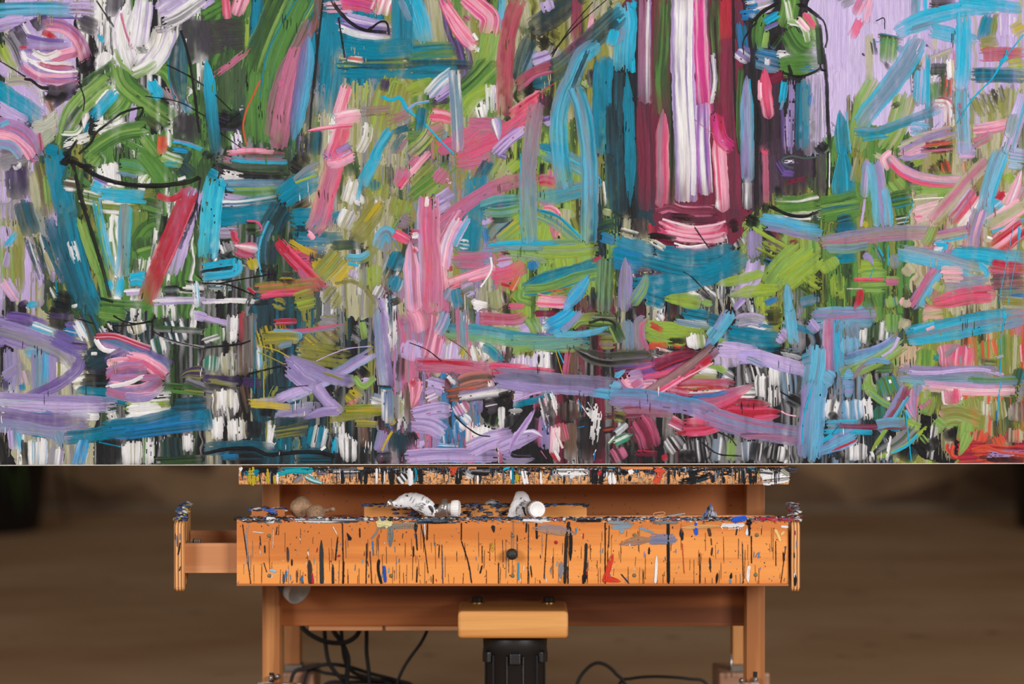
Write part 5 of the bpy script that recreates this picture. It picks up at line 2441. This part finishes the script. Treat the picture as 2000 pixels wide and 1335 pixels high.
130 du/pk/li e 810,660 800,800 840,940
130 lg/ol d1 960,720 930,900
90 #8a90b0/bg e 860,620 850,740
130 du/#a07888 d1 900,780 940,820
170 pk|P|du|pk 1150,670 1160,740 1150,810
24 pk/W t2 1070,690 1080,780 1110,810 1220,810 1245,740
200 be/W/ol d1 1440,780 1440,900
180 lg/ol d1 1290,740 1310,860
110 W/be/K d2 1680,830 1700,940
150 ol/be d1 1540,760 1560,940
200 #6a5048/du/be d1 1760,780 1760,960
130 #b08078/pk e 1040,870 1150,880 1360,970
200 ol/lg d0 1060,920 1200,900 1400,960
180 K d0 1150,1010 1180,1120
150 lg/ol d0 1280,960 1260,1140
130 lg/G d1 980,940 1080,1020
60 W/K d1 1010,960 960,1280
200 O/be/br d1 1400,1030 1380,1130
200 O/M/br d1 1520,1080 1560,1180
160 be/O/M d1 1700,1010 1700,1140
160 O/R/M d1 1330,1230 1500,1230 1790,1240
60 K/M d1 1400,1270 1790,1290
60 li/M/Lv d2 1440,1240 1790,1230
26 O t3 1320,1200 1440,1170 1580,1220 1790,1240
40 O/R t2 e 1130,1140 1110,1180 1150,1260
40 O/R t2 1170,1140 1150,1240 1200,1270
110 lg e 1300,1040 1240,1200 1210,1250
140 K d0 950,1100 1000,1200
60 lg/K d1 880,1060 940,1140
110 K/W d2 560,1100 640,1280
220 K/vt d0 780,1160 720,1290
130 gr/vt/dg 820,1000 700,1130 500,1250
40 Y/lg t2 940,1000 800,1120 680,1200 500,1270
30 C e 860,1060 760,1160 600,1240
200 W/gr/K d1 320,1140 320,1290
120 K d1 100,1250 200,1200
40 W/K d2 620,1080 590,1290
30 W d3 450,1210 470,1260
60 #8a90b8/li 740,640 640,820 520,1040
70 #8a3a50/du/M 770,650 690,830 540,1040
40 lc/T 780,720 650,920 540,1060
40 Y/lg e 620,960 540,1080 450,1220
60 T/G 600,1000 700,1020
60 C/bg 60,970 200,960 330,960
50 #8a4a68/M 150,990 330,1000 520,1000 760,1000
50 C 40,1040 250,1040 460,1050
90 bg/lc d1 480,980 620,960 740,960
150 #7a98d0|lc|#8a88c0 e 330,1060 160,1140 -40,1240
26 R/P e 330,1110 220,1160 100,1210
40 C e 130,1060 20,1130 -40,1200
8 B t2 110,1060 190,960
8 B 80,1270 100,1220
14 C t2 1640,20 1590,150 1580,400 1570,540
26 C t2 1600,0 1610,60
12 C t2 1580,610 1560,730 1545,980
12 C t2 750,880 770,1050 800,1300
24 W/gr t2 1540,400 1600,380
26 W t2 610,590 620,620
24 W t2 600,740 605,770
10 B 1540,860 1545,990

'''


# ---------------------------------------------------------------- the painting
UNIT = CANVAS_Y / F_PX            # one canvas unit = 0.6 mm
painting = root('painting', (0, CANVAS_Y + 0.019, P(0, 908, CANVAS_Y).z),
                'large abstract painting of bottles and tulips in thick bright strokes on the easel', 'painting')
cx0, cx1, ctop, cbot = -170, 2170, -360, 907.5
a, b = P(cx0, cbot, CANVAS_Y), P(cx1, ctop, CANVAS_Y)
canvas = box('canvas', a.x, b.x, CANVAS_Y, CANVAS_Y + 0.038, a.z, b.z, M_CANVAS, painting, 0.0012)
canvas['label'] = 'white primed canvas edge showing below the paint'

TILES = dict(F=(0, 0, 1.0))
for i, ch in enumerate('abcde'): TILES[ch] = (400 * i, 0, 4.45)
for i, ch in enumerate('fghij'): TILES[ch] = (400 * i, 300, 4.45)
for i, ch in enumerate('klmno'): TILES[ch] = (400 * i, 610, 4.45)


def parse_strokes(text):
    tiles, cur = {}, None
    for ln in text.strip().splitlines():
        if not ln.strip():
            continue
        if ln[0] == '@':
            cur = ln[1:].strip(); tiles[cur] = []
            continue
        tk = ln.split()
        ox, oy, sc_ = TILES[cur]
        pts = [tuple(float(q) for q in t.split(',')) for t in tk if ',' in t]
        pts = [(ox + x / sc_, oy + y / sc_) for x, y in pts]
        tiles[cur].append((float(tk[0]) / sc_, tk[1], [t for t in tk[2:] if ',' not in t], pts))
    out = []
    for name, lst in tiles.items():
        for k, s_ in enumerate(lst):
            out.append(((-1 if name == 'F' else 0) + k / max(1, len(lst)), len(out), s_ + (name == 'F',)))
    out.sort(key=lambda q: (q[0], q[1]))
    return [q[2] for q in out]


HF = HeightField(cx0 - 40, ctop - 40, cx1 + 40, cbot + 20)
PLANE_CANVAS = on_plane(CANVAS_Y)
built = []


def lay(w_, col_, opts_, pts_, gnd_=False):
    arr = stroke_arrays(pts_, max(w_, 1.4), col_, opts_, HF, UNIT, lane_w=(3.2 if w_ > 90 else 2.3), step=4.5, clip=905.2, ground=gnd_)
    if len(arr[1]) == 0:
        return
    L_ = sum(math.dist(pts_[i], pts_[i + 1]) for i in range(len(pts_) - 1))
    built.append((w_ * L_ * (0.2 if gnd_ == 'hatch' else 1), col_, arr))


# zones of the underpainting: x range, y range, colours of the dry vertical scrapes
ZONES = [(-150, 200, -300, 300, 'Lv K be W'), (200, 420, -300, 300, 'K W dg G'), (400, 660, -300, 320, 'dg G K vt'), (650, 800, 150, 600, 'be gr ol K dg W'),
         (800, 1240, -300, 330, 'ol dg K be dg G'), (0, 120, 260, 600, 'be ol Lv gr'), (90, 210, 300, 620, 'vt dg K ol'), (200, 420, 300, 600, 'dg W G K dg G'),
         (400, 660, 330, 620, 'K gr dg vt K W'), (780, 960, 300, 640, 'ol be K li dg'), (960, 1220, 260, 640, 'ol lg K dg G'), (1210, 1480, 470, 640, 'K W vt be'),
         (1460, 1660, 380, 640, 'ol K dg Y'), (1620, 1800, 240, 640, 'G dg ol K'), (1780, 2150, 120, 640, 'be ol gr dg du'), (-150, 520, 600, 890, 'K K W vt be dg'),
         (500, 800, 600, 890, 'K vt ol dt W'), (780, 1080, 600, 890, 'K du W br li'), (1060, 1320, 600, 890, 'K K W M br'), (1300, 1760, 600, 890, 'K K W gr vt'), (1740, 2150, 600, 890, 'ol K be M dg')]
rz = random.Random(21)


def scrape(n):
    for _ in range(n):
        x0, x1, y0, y1, cs = rz.choice(ZONES)
        x, y = rz.uniform(x0, x1), rz.uniform(y0, y1)
        cs = cs.split()
        c = rz.choice(cs) + '/' + rz.choice(cs)
        if y > 560 and rz.random() < 0.5:
            c = c.replace('W', '#8a8886')
        ln = rz.uniform(40, 130)
        lay(rz.uniform(8, 34), c, ['d%d' % rz.randint(2, 4)], [(x, y - ln / 2), (x + rz.uniform(-5, 5), y + ln / 2)], 'hatch')


def scratches(n):
    for _ in range(n):
        x, y = rz.uniform(0, 2000), rz.uniform(0, 900)
        cs = ['K', 'W', 'be', 'dg']
        for z in ZONES:
            if z[0] < x < z[1] and z[2] < y < z[3]:
                cs = z[4].split()
        if 1240 < x < 1640 and y < 480 or 1620 < x < 1790 and y < 250:
            continue
        c = rz.choice(cs)
        for k in range(rz.randint(2, 6)):
            xx, yy = x + rz.gauss(0, 9), y + rz.gauss(0, 7)
            ln = rz.uniform(5, 22)
            lay(rz.uniform(1.0, 2.2), c, ['d0', 'p'], [(xx, yy), (xx + rz.uniform(-1.5, 1.5), yy + ln)], 'hatch')


order = parse_strokes(STROKES)
n_ground = sum(1 for s_ in order if s_[4])
for s_ in order[:n_ground]:
    lay(*s_)
scrape(700)
for k, s_ in enumerate(order[n_ground:]):
    lay(*s_)
    if k == 900:
        scratches(80)
scratches(60)
rank = sorted(range(len(built)), key=lambda i: -built[i][0])
own = set(rank[:300])
rest = []
for i, (ar, col_, arr) in enumerate(built):
    if i in own:
        o = paint_mesh('brush_stroke', [arr], PLANE_CANVAS, M_PAINT, painting)
        ks = col_.replace('|', '/').replace('>', '/').split('/')
        nm = []
        for k in ks[:2]:
            n_ = colour_name(k)
            if n_ not in nm: nm.append(n_)
        o['label'] = ' and '.join(nm) + ' brush stroke on the canvas'
    else:
        rest.append(arr)
o = paint_mesh('small_brush_strokes', rest, PLANE_CANVAS, M_PAINT, painting)
o['kind'] = 'stuff'
painting.rotation_euler = (0, -0.0019, 0)      # the canvas sits a touch out of level on the ledge


# ---------------------------------------------------------------- things lying in the tray
TRAY_Z = 0.2776
M_TUBE = plain('white_tube_paint', rgb(226, 226, 226), 0.4, bump=0.35, bscale=120, vary=0.08)
M_CAPW = plain('white_plastic_cap', rgb(238, 236, 232), 0.35, vary=0.02)
M_TIN = plain('crimped_tin', rgb(196, 194, 190), 0.25, 0.85, bump=0.6, bscale=160, vary=0.2)
M_INK = plain('black_print', rgb(40, 38, 40), 0.5)


def lofted(stations, Yc, vertical, depth_k, noise, seed, n=24, min_dep=0.0):
    """crumpled sleeve through stations (pos, lo, hi) given in frame units at distance Yc; returns bmesh and its front surface"""
    rs = random.Random(seed)
    st = catmull(stations, 2.6)
    bm = bmesh.new()
    rings, tab = [], []
    k = Yc / F_PX
    for pos, lo, hi in st:
        c, h = (lo + hi) / 2, max((hi - lo) / 2, 0.6)
        dep = max(h * depth_k * k, min_dep)
        ring = []
        for j in range(n):
            a = 2 * math.pi * j / n
            e = 1 + noise * (math.sin(3 * a + pos * .35 + seed) * math.sin(pos * .21 + a * 2) + rs.uniform(-.6, .6))
            u, v = math.cos(a) * h * e, math.sin(a) * dep * e
            px, py = (c + u, pos) if vertical else (pos, c + u)
            q = P(px, py, Yc)
            ring.append(bm.verts.new((q.x, Yc + v, q.z)))
        rings.append(ring)
        tab.append((pos, c, h, dep))
    for i in range(len(rings) - 1):
        for j in range(n):
            bm.faces.new((rings[i][j], rings[i][(j + 1) % n], rings[i + 1][(j + 1) % n], rings[i + 1][j]))
    bm.faces.new(list(reversed(rings[0]))); bm.faces.new(rings[-1])
    bmesh.ops.recalc_face_normals(bm, faces=bm.faces)
    tab = np.array(sorted(tab))

    def front_pt(px, py, lift=0.0009):
        pos, off = (py, px) if vertical else (px, py)
        c, h, dep = (np.interp(pos, tab[:, 0], tab[:, i]) for i in (1, 2, 3))
        f = max(0.0, 1 - ((off - c) / h) ** 2)
        q = P(px, py, Yc)
        return Vector((q.x, Yc - dep * math.sqrt(f) * (1 + noise * .8) - lift, q.z))
    return bm, front_pt


def print_on(parent, front_pt, text, px, py, size, ang):
    """flat printed lettering laid on the tube's front surface"""
    cu = bpy.data.curves.new('print', 'FONT')
    cu.body = text
    cu.size = size
    cu.align_x = 'CENTER'
    tmp = bpy.data.objects.new('print', cu)
    COL.objects.link(tmp)
    bpy.context.view_layer.update()
    me = bpy.data.meshes.new_from_object(tmp.evaluated_get(bpy.context.evaluated_depsgraph_get()))
    bpy.data.objects.remove(tmp)
    ca, sa = math.cos(ang), math.sin(ang)
    for v in me.vertices:
        x, y = v.co.x, v.co.y
        v.co = front_pt(px + x * ca - y * sa, py - (x * sa + y * ca))
    me.materials.clear()
    me.materials.append(M_INK)
    o = bpy.data.objects.new('printed_lettering', me)
    o.parent = parent
    COL.objects.link(o)


def smear(parent, front_pt, pts, w):
    v = []
    bm = bmesh.new()
    c = catmull(pts, 1.5)
    prev = None
    for i, (x, y) in enumerate(c):
        f = i / max(1, len(c) - 1)
        ww = w * math.sin(math.pi * min(.97, max(.03, f))) ** .5 * random.uniform(.7, 1.2)
        t_ = c[min(i + 1, len(c) - 1)] - c[max(i - 1, 0)]
        t_ = t_ / max(1e-6, np.linalg.norm(t_))
        r = [bm.verts.new(front_pt(x - t_[1] * ww * s_, y + t_[0] * ww * s_, 0.0008 if s_ else 0.0013)) for s_ in (-.5, 0, .5)]
        if prev:
            for k in range(2):
                bm.faces.new((prev[k], prev[k + 1], r[k + 1], r[k]))
        prev = r
    obj_from_bm('paint_smear', bm, M_CR[0], parent, True)


def cap_and_neck(t, c, d, r, L, neck_r, neck_L):
    obj_from_bm('neck', bm_lathe([(neck_r, -0.002), (neck_r, neck_L * .3), (neck_r * 1.12, neck_L * .35), (neck_r * 1.12, neck_L * .6), (neck_r, neck_L * .65), (neck_r, neck_L + .001)], c, d, 20), M_CAPW, t, True)
    e = Vector(c) + Vector(d).normalized() * neck_L
    cap = obj_from_bm('cap', bm_lathe([(r * .9, 0), (r * .97, 0.0006), (r, L * .2), (r * 0.97, L * .8), (r * .92, L * .97), (r * .86, L), (r * .80, L), (r * .76, L * .95), (r * .05, L * .95)], e, d, 32), M_CAPW, t, True)
    dd = Vector(d).normalized(); u = dd.orthogonal().normalized(); w = dd.cross(u)
    for k in range(20):
        a = 2 * math.pi * k / 20
        q = e + dd * (L * .5) + (u * math.cos(a) + w * math.sin(a)) * r * .985
        obj_from_bm('cap_rib', bm_tube([q - dd * (L * .34), q + dd * (L * .34)], r * .035, 5, 0.02), M_CAPW, cap, True)


# tube lying sideways
t1 = root('paint_tube', (P(825, 0, 2.652).x, 2.652, TRAY_Z), 'crumpled white paint tube lying sideways across the wooden strip, white cap beside its tin shoulder', 'paint tube')
bm, fp = lofted([(766, 979, 988), (772, 976, 990), (782, 967, 991), (793, 962.5, 992), (806, 962, 995), (818, 963, 1000), (830, 967, 1006), (841, 975, 1009), (849, 984, 1011)], 2.652, False, 0.62, 0.05, 3)
b1 = obj_from_bm('tube_body', bm, M_TUBE, t1)
bm, _ = lofted([(754, 985, 990), (757, 977, 991), (763, 974, 990), (768, 978, 988)], 2.652, False, 0.9, 0.16, 5, n=14)
obj_from_bm('crimped_tail', bm, M_TIN, t1)
bm, _ = lofted([(843, 984, 1008), (849, 989, 1007), (854, 990, 1007), (860, 983, 1008), (865, 975, 1009)], 2.652, False, 0.9, 0.05, 6, n=18)
obj_from_bm('shoulder', bm, M_TIN, t1)
obj_from_bm('flange', bm_lathe([(0.0112, 0), (0.0115, 0.001), (0.0115, 0.0045), (0.0105, 0.006), (0.006, 0.0065)], P(864.5, 992, 2.652), (1, -0.12, 0.02), 28), M_TIN, t1, True)
cap_and_neck(t1, P(874, 992, 2.652), (1, -0.14, 0.0), 0.0096, 0.0098, 0.0060, 0.0050)
print_on(b1, fp, 'FIN', 828, 990, 11, 1.05)
print_on(b1, fp, '6 oz', 820.5, 985, 6, 1.05)
print_on(b1, fp, 'G', 838, 980, 8, 1.05)
for (x, y, ln) in ((803, 973, 10), (808, 977, 12), (813, 985, 9), (826, 972, 9)):
    smear(b1, fp, [(x - ln * .25, y + ln * .43), (x + ln * .25, y - ln * .43)], 0.9)
for pts, w in (([(800, 988), (806, 994), (812, 998)], 2.4), ([(773, 985), (776, 987)], 3.5), ([(782, 986), (785, 987)], 3), ([(838, 986), (843, 992), (846, 999)], 7), ([(848, 985), (851, 990)], 4), ([(793, 966), (798, 968)], 3), ([(786, 990), (800, 991)], 1.6), ([(815, 996), (830, 1004)], 2.0)):
    smear(b1, fp, pts, w)

# tube standing on its fold, cap towards the room
t2 = root('paint_tube', (P(1030, 0, 2.650).x, 2.650, TRAY_Z), 'squeezed white paint tube propped upright with its round white cap towards the room', 'paint tube')
bm, fp2 = lofted([(958.5, 1012, 1022), (962, 1007, 1028), (972, 1003, 1034), (985, 998, 1038), (998, 994, 1036), (1010, 991, 1028), (1018, 990, 1026)], 2.664, True, 0.42, 0.045, 2)
b2 = obj_from_bm('tube_body', bm, M_TUBE, t2)
sd = Vector((0.16, -1.0, 0.06)).normalized()
sc0 = P(1043, 994, 2.652)
obj_from_bm('shoulder', bm_lathe([(0.0100, -0.004), (0.0112, 0.0), (0.0114, 0.006), (0.0104, 0.010), (0.0062, 0.0125)], sc0, sd, 28), M_TIN, t2, True)
cap_and_neck(t2, sc0 + sd * 0.0115, sd, 0.0099, 0.0105, 0.0060, 0.0030)
print_on(b2, fp2, 'FIN', 1024, 983, 9, 1.0)
print_on(b2, fp2, 'ACRYL', 1017, 986, 5.5, 1.0)
for pts, w in (([(1020, 989), (1026, 996), (1027, 1006)], 9), ([(1030, 985), (1031, 998)], 6), ([(1010, 987), (1007, 1000)], 1.2), ([(1013, 1004), (1014, 1006)], 2.6), ([(1016, 974), (1019, 970)], 1.5), ([(1007, 1001), (1010, 1002)], 1.5)):
    smear(b2, fp2, pts, w)

# third, mostly hidden tube behind the strip
bm = bmesh.new()
bmesh.ops.create_uvsphere(bm, u_segments=20, v_segments=12, radius=1, matrix=Matrix.Translation(P(964, 990, 2.705)) @ Matrix.Rotation(0.2, 4, 'Y') @ Matrix.Diagonal((0.0115, 0.022, 0.0095, 1)))
for v in bm.verts:
    v.co += Vector((math.sin(v.co.z * 900), 0, math.sin(v.co.x * 700))) * 0.0006
t3 = root('paint_tube', (P(964, 990, 2.705).x, 2.705, TRAY_Z), 'small white black-smeared tube end peeping up behind the wooden strip', 'paint tube')
tb = obj_from_bm('tube_body', bm, M_TUBE, t3, True)
for dx, dz in ((0.004, 0.0075), (0.007, 0.005), (-0.002, 0.0085)):
    bm = bmesh.new()
    bmesh.ops.create_icosphere(bm, subdivisions=2, radius=1, matrix=Matrix.Translation(P(964, 990, 2.705) + Vector((dx, -0.008, dz - 0.001))) @ Matrix.Diagonal((0.0032, 0.004, 0.0018, 1)))
    obj_from_bm('paint_smear', bm, M_CR[0], tb, True)


def crusty_block(name, label, px0, px1, py0, Y, depth, mat, seed, cols):
    z1 = P(0, py0, Y).z
    x0, x1 = P(px0, 0, Y).x, P(px1, 0, Y).x
    r = root(name, ((x0 + x1) / 2, Y + depth / 2, TRAY_Z), label, 'wood strip')
    box('strip', x0, x1, Y, Y + depth, TRAY_Z, z1, mat, r, 0.0012)
    rs = random.Random(seed)
    bm = bmesh.new()
    for _ in range(int((x1 - x0) / 0.00055)):
        c = Vector((rs.uniform(x0, x1), Y + rs.uniform(-0.0005, depth), z1 + rs.uniform(-0.002, 0.0006)))
        if rs.random() < 0.5 and abs((c.x - x0) / (x1 - x0) - 0.45) < 0.33:
            c = Vector((c.x, Y, rs.uniform(TRAY_Z + 0.004, z1)))
        g = bmesh.ops.create_icosphere(bm, subdivisions=1, radius=1.0, matrix=Matrix.Translation(c) @ Matrix.Diagonal((rs.uniform(.002, .007), rs.uniform(.0006, .003), rs.uniform(.0008, .0022), 1)))
        k = rs.randrange(len(cols))
        for fc in {fc for v in g['verts'] for fc in v.link_faces}:
            fc.material_index = k
    o = obj_from_bm('dried_paint_crust', bm, cols[0], r, True)
    for c in cols[1:]:
        o.data.materials.append(c)
    o['kind'] = 'stuff'
    return r


crusty_block('wood_strip', 'long wooden strip crusted with black and blue paint, lying under the tubes', 711, 1146, 986, 2.678, 0.014, M_BLOCK, 4, [M_CR[0], M_CR[0], M_CR[3], M_CR[1]])
crusty_block('wood_strip', 'short wooden offcut smeared with black and cobalt paint beside the cork pieces', 491, 556, 994, 2.650, 0.020, M_BEAM, 5, [M_CR[0], M_CR[6], M_CR[6], M_CR[2], M_CR[0]])

# cork lumps
M_CORK = plain('speckled_cork', rgb(172, 138, 106), 0.85, bump=1.0, bscale=260, vary=0.45)
M_CORK2 = plain('dark_pitted_cork', rgb(150, 118, 88), 0.9, bump=1.0, bscale=420, vary=0.75)


def lump(name, label, c, r, mat, squash=(1, 1, 1), seed=0, cat='cork'):
    bm = bmesh.new()
    bmesh.ops.create_icosphere(bm, subdivisions=4, radius=1.0)
    rs = random.Random(seed)
    ph = [rs.uniform(0, 6) for _ in range(6)]
    for v in bm.verts:
        n = v.co.normalized()
        k = 1 + 0.06 * math.sin(4 * n.x + ph[0]) * math.sin(3 * n.z + ph[1]) + 0.03 * math.sin(11 * n.y + ph[2]) * math.sin(9 * n.x + ph[3])
        v.co = Vector((n.x * squash[0], n.y * squash[1], n.z * squash[2])) * r * k + c
    return tag(obj_from_bm(name, bm, mat, None, True), label, cat)


r1 = 0.0135
c1 = P(588, 991, 2.675)
lump('cork_ball', 'round beige speckled cork ball behind the darker pitted one', c1, 0.0130, M_CORK, (1, 1, 1.05), 1)
lump('cork_ball', 'smaller dark pitted cork stump leaning on the beige ball', P(617, 1003, 2.645), 0.0108, M_CORK2, (1, 1, 1.05), 2)
tag(obj_from_bm('twig_end', bm_tube([P(618, 1001, 2.672), P(640, 996, 2.668), P(653, 994, 2.664)], 0.0024, 8, 0.004), M_CORK, None, True),
    'thin pale stick end poking out beside the dark cork stump', 'stick')

# crumpled foil
bm = bmesh.new()
bmesh.ops.create_grid(bm, x_segments=26, y_segments=20, size=1.0)
rs = random.Random(12)
fc = P(1378, 1008, 2.66)
for v in bm.verts:
    x, y = v.co.x, v.co.y
    r = math.hypot(x, y)
    h = max(0, 1 - r) ** 0.8 * (0.6 + 0.4 * math.sin(5 * x + 3 * y)) + 0.5 * max(0, 1 - math.hypot(x - 0.5, y) * 1.9)
    h += rs.uniform(-0.12, 0.12) * (1 if r < 1 else .3)
    v.co = Vector((fc.x + x * 0.020 + rs.uniform(-1, 1) * 0.0008, 2.665 + y * 0.017, TRAY_Z + 0.001 + max(0, h) * 0.0235))
bmesh.ops.solidify(bm, geom=list(bm.faces), thickness=0.0006)
fo = obj_from_bm('crumpled_rag', bm, plain('paint_stiffened_rag', rgb(150, 148, 156), 0.4, 0.3, bump=0.9, bscale=240, vary=0.6), None)
tag(fo, 'crumpled paint-stiffened foil rag with blue and black smears in the tray', 'rag')
fo.data.materials.append(M_CR[6]); fo.data.materials.append(M_CR[0])
for f in fo.data.polygons:
    k = math.sin(f.center.x * 820) + math.sin(f.center.z * 600 + f.center.y * 300)
    f.material_index = 1 if k > 1.2 else (2 if k < -0.7 else 0)
# bent wire clip and grey flake
q = lambda x, y: P(x, y, 2.64)
tag(obj_from_bm('wire_clip', bm_tube([q(1278, 1007), q(1277, 1002), q(1296, 999.5), q(1298, 1004), q(1282, 1006)], 0.0005, 6, 0.002), M_BEECH, None, True), 'thin bent wire clip lying on the tray rim', 'wire clip')
bm = bm_box(-0.011, 0.011, -0.006, 0.006, -0.0007, 0.0007, 0.0005)
for v in bm.verts:
    v.co.z += 0.0016 * math.sin(v.co.x * 160)
    v.co.y *= 1 - abs(v.co.x) * 45
bmesh.ops.transform(bm, matrix=Matrix.Translation(P(1320, 1004.5, 2.66)), verts=bm.verts)
tag(obj_from_bm('paint_flake', bm, plain('grey_green_flake', rgb(150, 160, 160), 0.5), None), 'curled grey-green flake of dried paint in the tray', 'paint flake')

# ---------------------------------------------------------------- grey fitting under the drawer
lc_ = P(575, 1146, 2.72)
lamp = root('clip_lamp', lc_, 'small charcoal clip lamp head with pale grey rim tucked under the drawer', 'lamp')
ax = Vector((0.62, -0.55, -0.38)).normalized()
obj_from_bm('lamp_shell', bm_lathe([(0.004, -0.022), (0.012, -0.020), (0.0165, -0.010), (0.0175, 0.0)], lc_, ax, 28), plain('charcoal_metal', rgb(58, 58, 60), 0.5), lamp, True)
obj_from_bm('lamp_rim', bm_lathe([(0.0178, 0.0), (0.0182, 0.010), (0.0160, 0.0105), (0.0150, 0.003), (0.002, 0.002)], lc_, ax, 28), plain('pale_grey_metal', rgb(168, 164, 160), 0.4), lamp, True)

# ---------------------------------------------------------------- cables under the easel
CABLES = [
    ('thick black cable bundle sagging in a loop below the rear slat', 0.0031, 2.87, [(588, 1214), (592, 1227), (612, 1242), (635, 1252), (660, 1255), (680, 1252), (697, 1240), (703, 1226), (705, 1214)]),
    ('black cable dropping steeply beside the sagging loop to the floor', 0.0027, 2.90, [(634, 1212), (634, 1232), (636, 1260), (642, 1292), (655, 1312), (672, 1330), (690, 1350), (700, 1408)]),
    ('twisted black cable hanging through the middle of the loop', 0.0033, 2.895, [(648, 1212), (652, 1232), (665, 1250), (675, 1270), (680, 1290), (677, 1332), (676, 1409)]),
    ('black cable swinging from the loop sideways along the floor', 0.0024, 2.91, [(667, 1212), (667, 1232), (669, 1258), (674, 1290), (690, 1312), (722, 1323), (770, 1340), (830, 1405)]),
    ('straight black cable hanging down under the slat joint', 0.0026, 2.88, [(716, 1212), (716, 1245), (716, 1275), (721, 1322), (724, 1411)]),
    ('single black cable slanting down from the slat near the motor', 0.0021, 2.90, [(838, 1214), (834, 1231), (822, 1255), (800, 1285), (785, 1310), (776, 1338), (772, 1408)]),
    ('black cable arching low over the floor between the rear foot and the motor', 0.0025, 2.925, [(560, 1402), (572, 1317), (600, 1305), (637, 1297), (675, 1300), (725, 1315), (775, 1328), (810, 1342), (850, 1402)]),
    ('second, flatter black cable below the arching one', 0.0022, 2.935, [(585, 1402), (600, 1313), (637, 1314), (675, 1320), (720, 1326), (780, 1336), (820, 1400)]),
    ('black cable rising in a rounded hump beside the motor', 0.0023, 2.92, [(1112, 1402), (1127, 1336), (1140, 1312), (1157, 1297), (1172, 1294), (1190, 1302), (1205, 1317), (1220, 1334), (1250, 1403)]),
    ('long black cable bowing gently towards the rear foot with the rod', 0.0020, 2.94, [(1190, 1400), (1211, 1333), (1230, 1325), (1262, 1321), (1300, 1321), (1345, 1325), (1380, 1335), (1400, 1400)]),
    ('black cable coil edge lying lowest under the slats', 0.0028, 2.95, [(610, 1400), (634, 1338), (680, 1332), (740, 1332), (790, 1338), (812, 1399)]),
]
for lb, r_, Y, pts in CABLES:
    pp = [P(x, y, Y) for x, y in pts]
    for v in pp:
        v.z = max(v.z, r_)
    tag(obj_from_bm('power_cable', bm_tube(pp, r_, 10, 0.006), M_BLACKR, None, True), lb, 'cable', 'cables under the easel')

# ---------------------------------------------------------------- planters by the back wall
M_POT = plain('black_planter', rgb(16, 16, 17), 0.5, vary=0.1)
M_SOIL = plain('potting_soil', rgb(40, 30, 24), 0.95, bump=1.0, bscale=80, vary=0.4)
M_LEAF = plain('green_strap_leaf', rgb(62, 86, 36), 0.5, vary=0.3, bscale=8)


def planter(label, c, r_top, r_bot, h):
    t = root('planter', c, label, 'planter')
    obj_from_bm('pot', bm_lathe([(r_bot * .96, 0), (r_bot, 0.01), (r_top, h - 0.03), (r_top * 1.03, h - 0.028), (r_top * 1.03, h), (r_top * 0.95, h), (r_top * 0.93, h - 0.04)], c, (0, 0, 1), 40, True), M_POT, t, True)
    obj_from_bm('soil', bm_lathe([(r_top * 0.94, h - 0.045), (r_top * 0.6, h - 0.032), (0.001, h - 0.028)], c, (0, 0, 1), 24), M_SOIL, t, True)
    return t


def strap_leaf(parent, base, ang, reach, rise, droop, width):
    bm = bmesh.new()
    d = Vector((math.cos(ang), math.sin(ang), 0))
    s = Vector((-math.sin(ang), math.cos(ang), 0))
    prev = None
    n = 12
    for i in range(n + 1):
        f = i / n
        p = Vector(base) + d * (reach * (1.1 * f - 0.1 * f * f)) + Vector((0, 0, rise * math.sin(min(1.0, f * 1.3) * math.pi / 2) - droop * max(0, f - 0.35) ** 2 * 2.2))
        w = width * (0.35 + 1.5 * f * (1 - f) + 0.15 * (1 - f)) * (1 if f < 1 else 0.05)
        ring = [bm.verts.new(p - s * w + Vector((0, 0, w * .35))), bm.verts.new(p), bm.verts.new(p + s * w + Vector((0, 0, w * .35)))]
        if prev:
            for k in range(2):
                bm.faces.new((prev[k], prev[k + 1], ring[k + 1], ring[k]))
        prev = ring
    bmesh.ops.solidify(bm, geom=list(bm.faces), thickness=0.0015)
    obj_from_bm('leaf', bm, M_LEAF, parent, True)


pc = Vector(((-64 - 1000) * 5.9 / F_PX, 5.9, 0.0))
pl = planter('black planter with green strap leaves drooping over its rim near the back wall', pc, 0.215, 0.190, 0.245)
for k in range(34):
    an = k * 2.399 + 0.3
    rs = random.Random(k)
    strap_leaf(pl, pc + Vector((math.cos(an) * .05, math.sin(an) * .05, 0.215)), an, rs.uniform(0.18, 0.34), rs.uniform(0.10, 0.42), rs.uniform(0.15, 0.62), rs.uniform(0.010, 0.017))
pc2 = Vector(((2128 - 1000) * 5.95 / F_PX, 5.95, 0.0))
planter('plain black planter without drooping leaves standing by the back wall', pc2, 0.215, 0.190, 0.30)
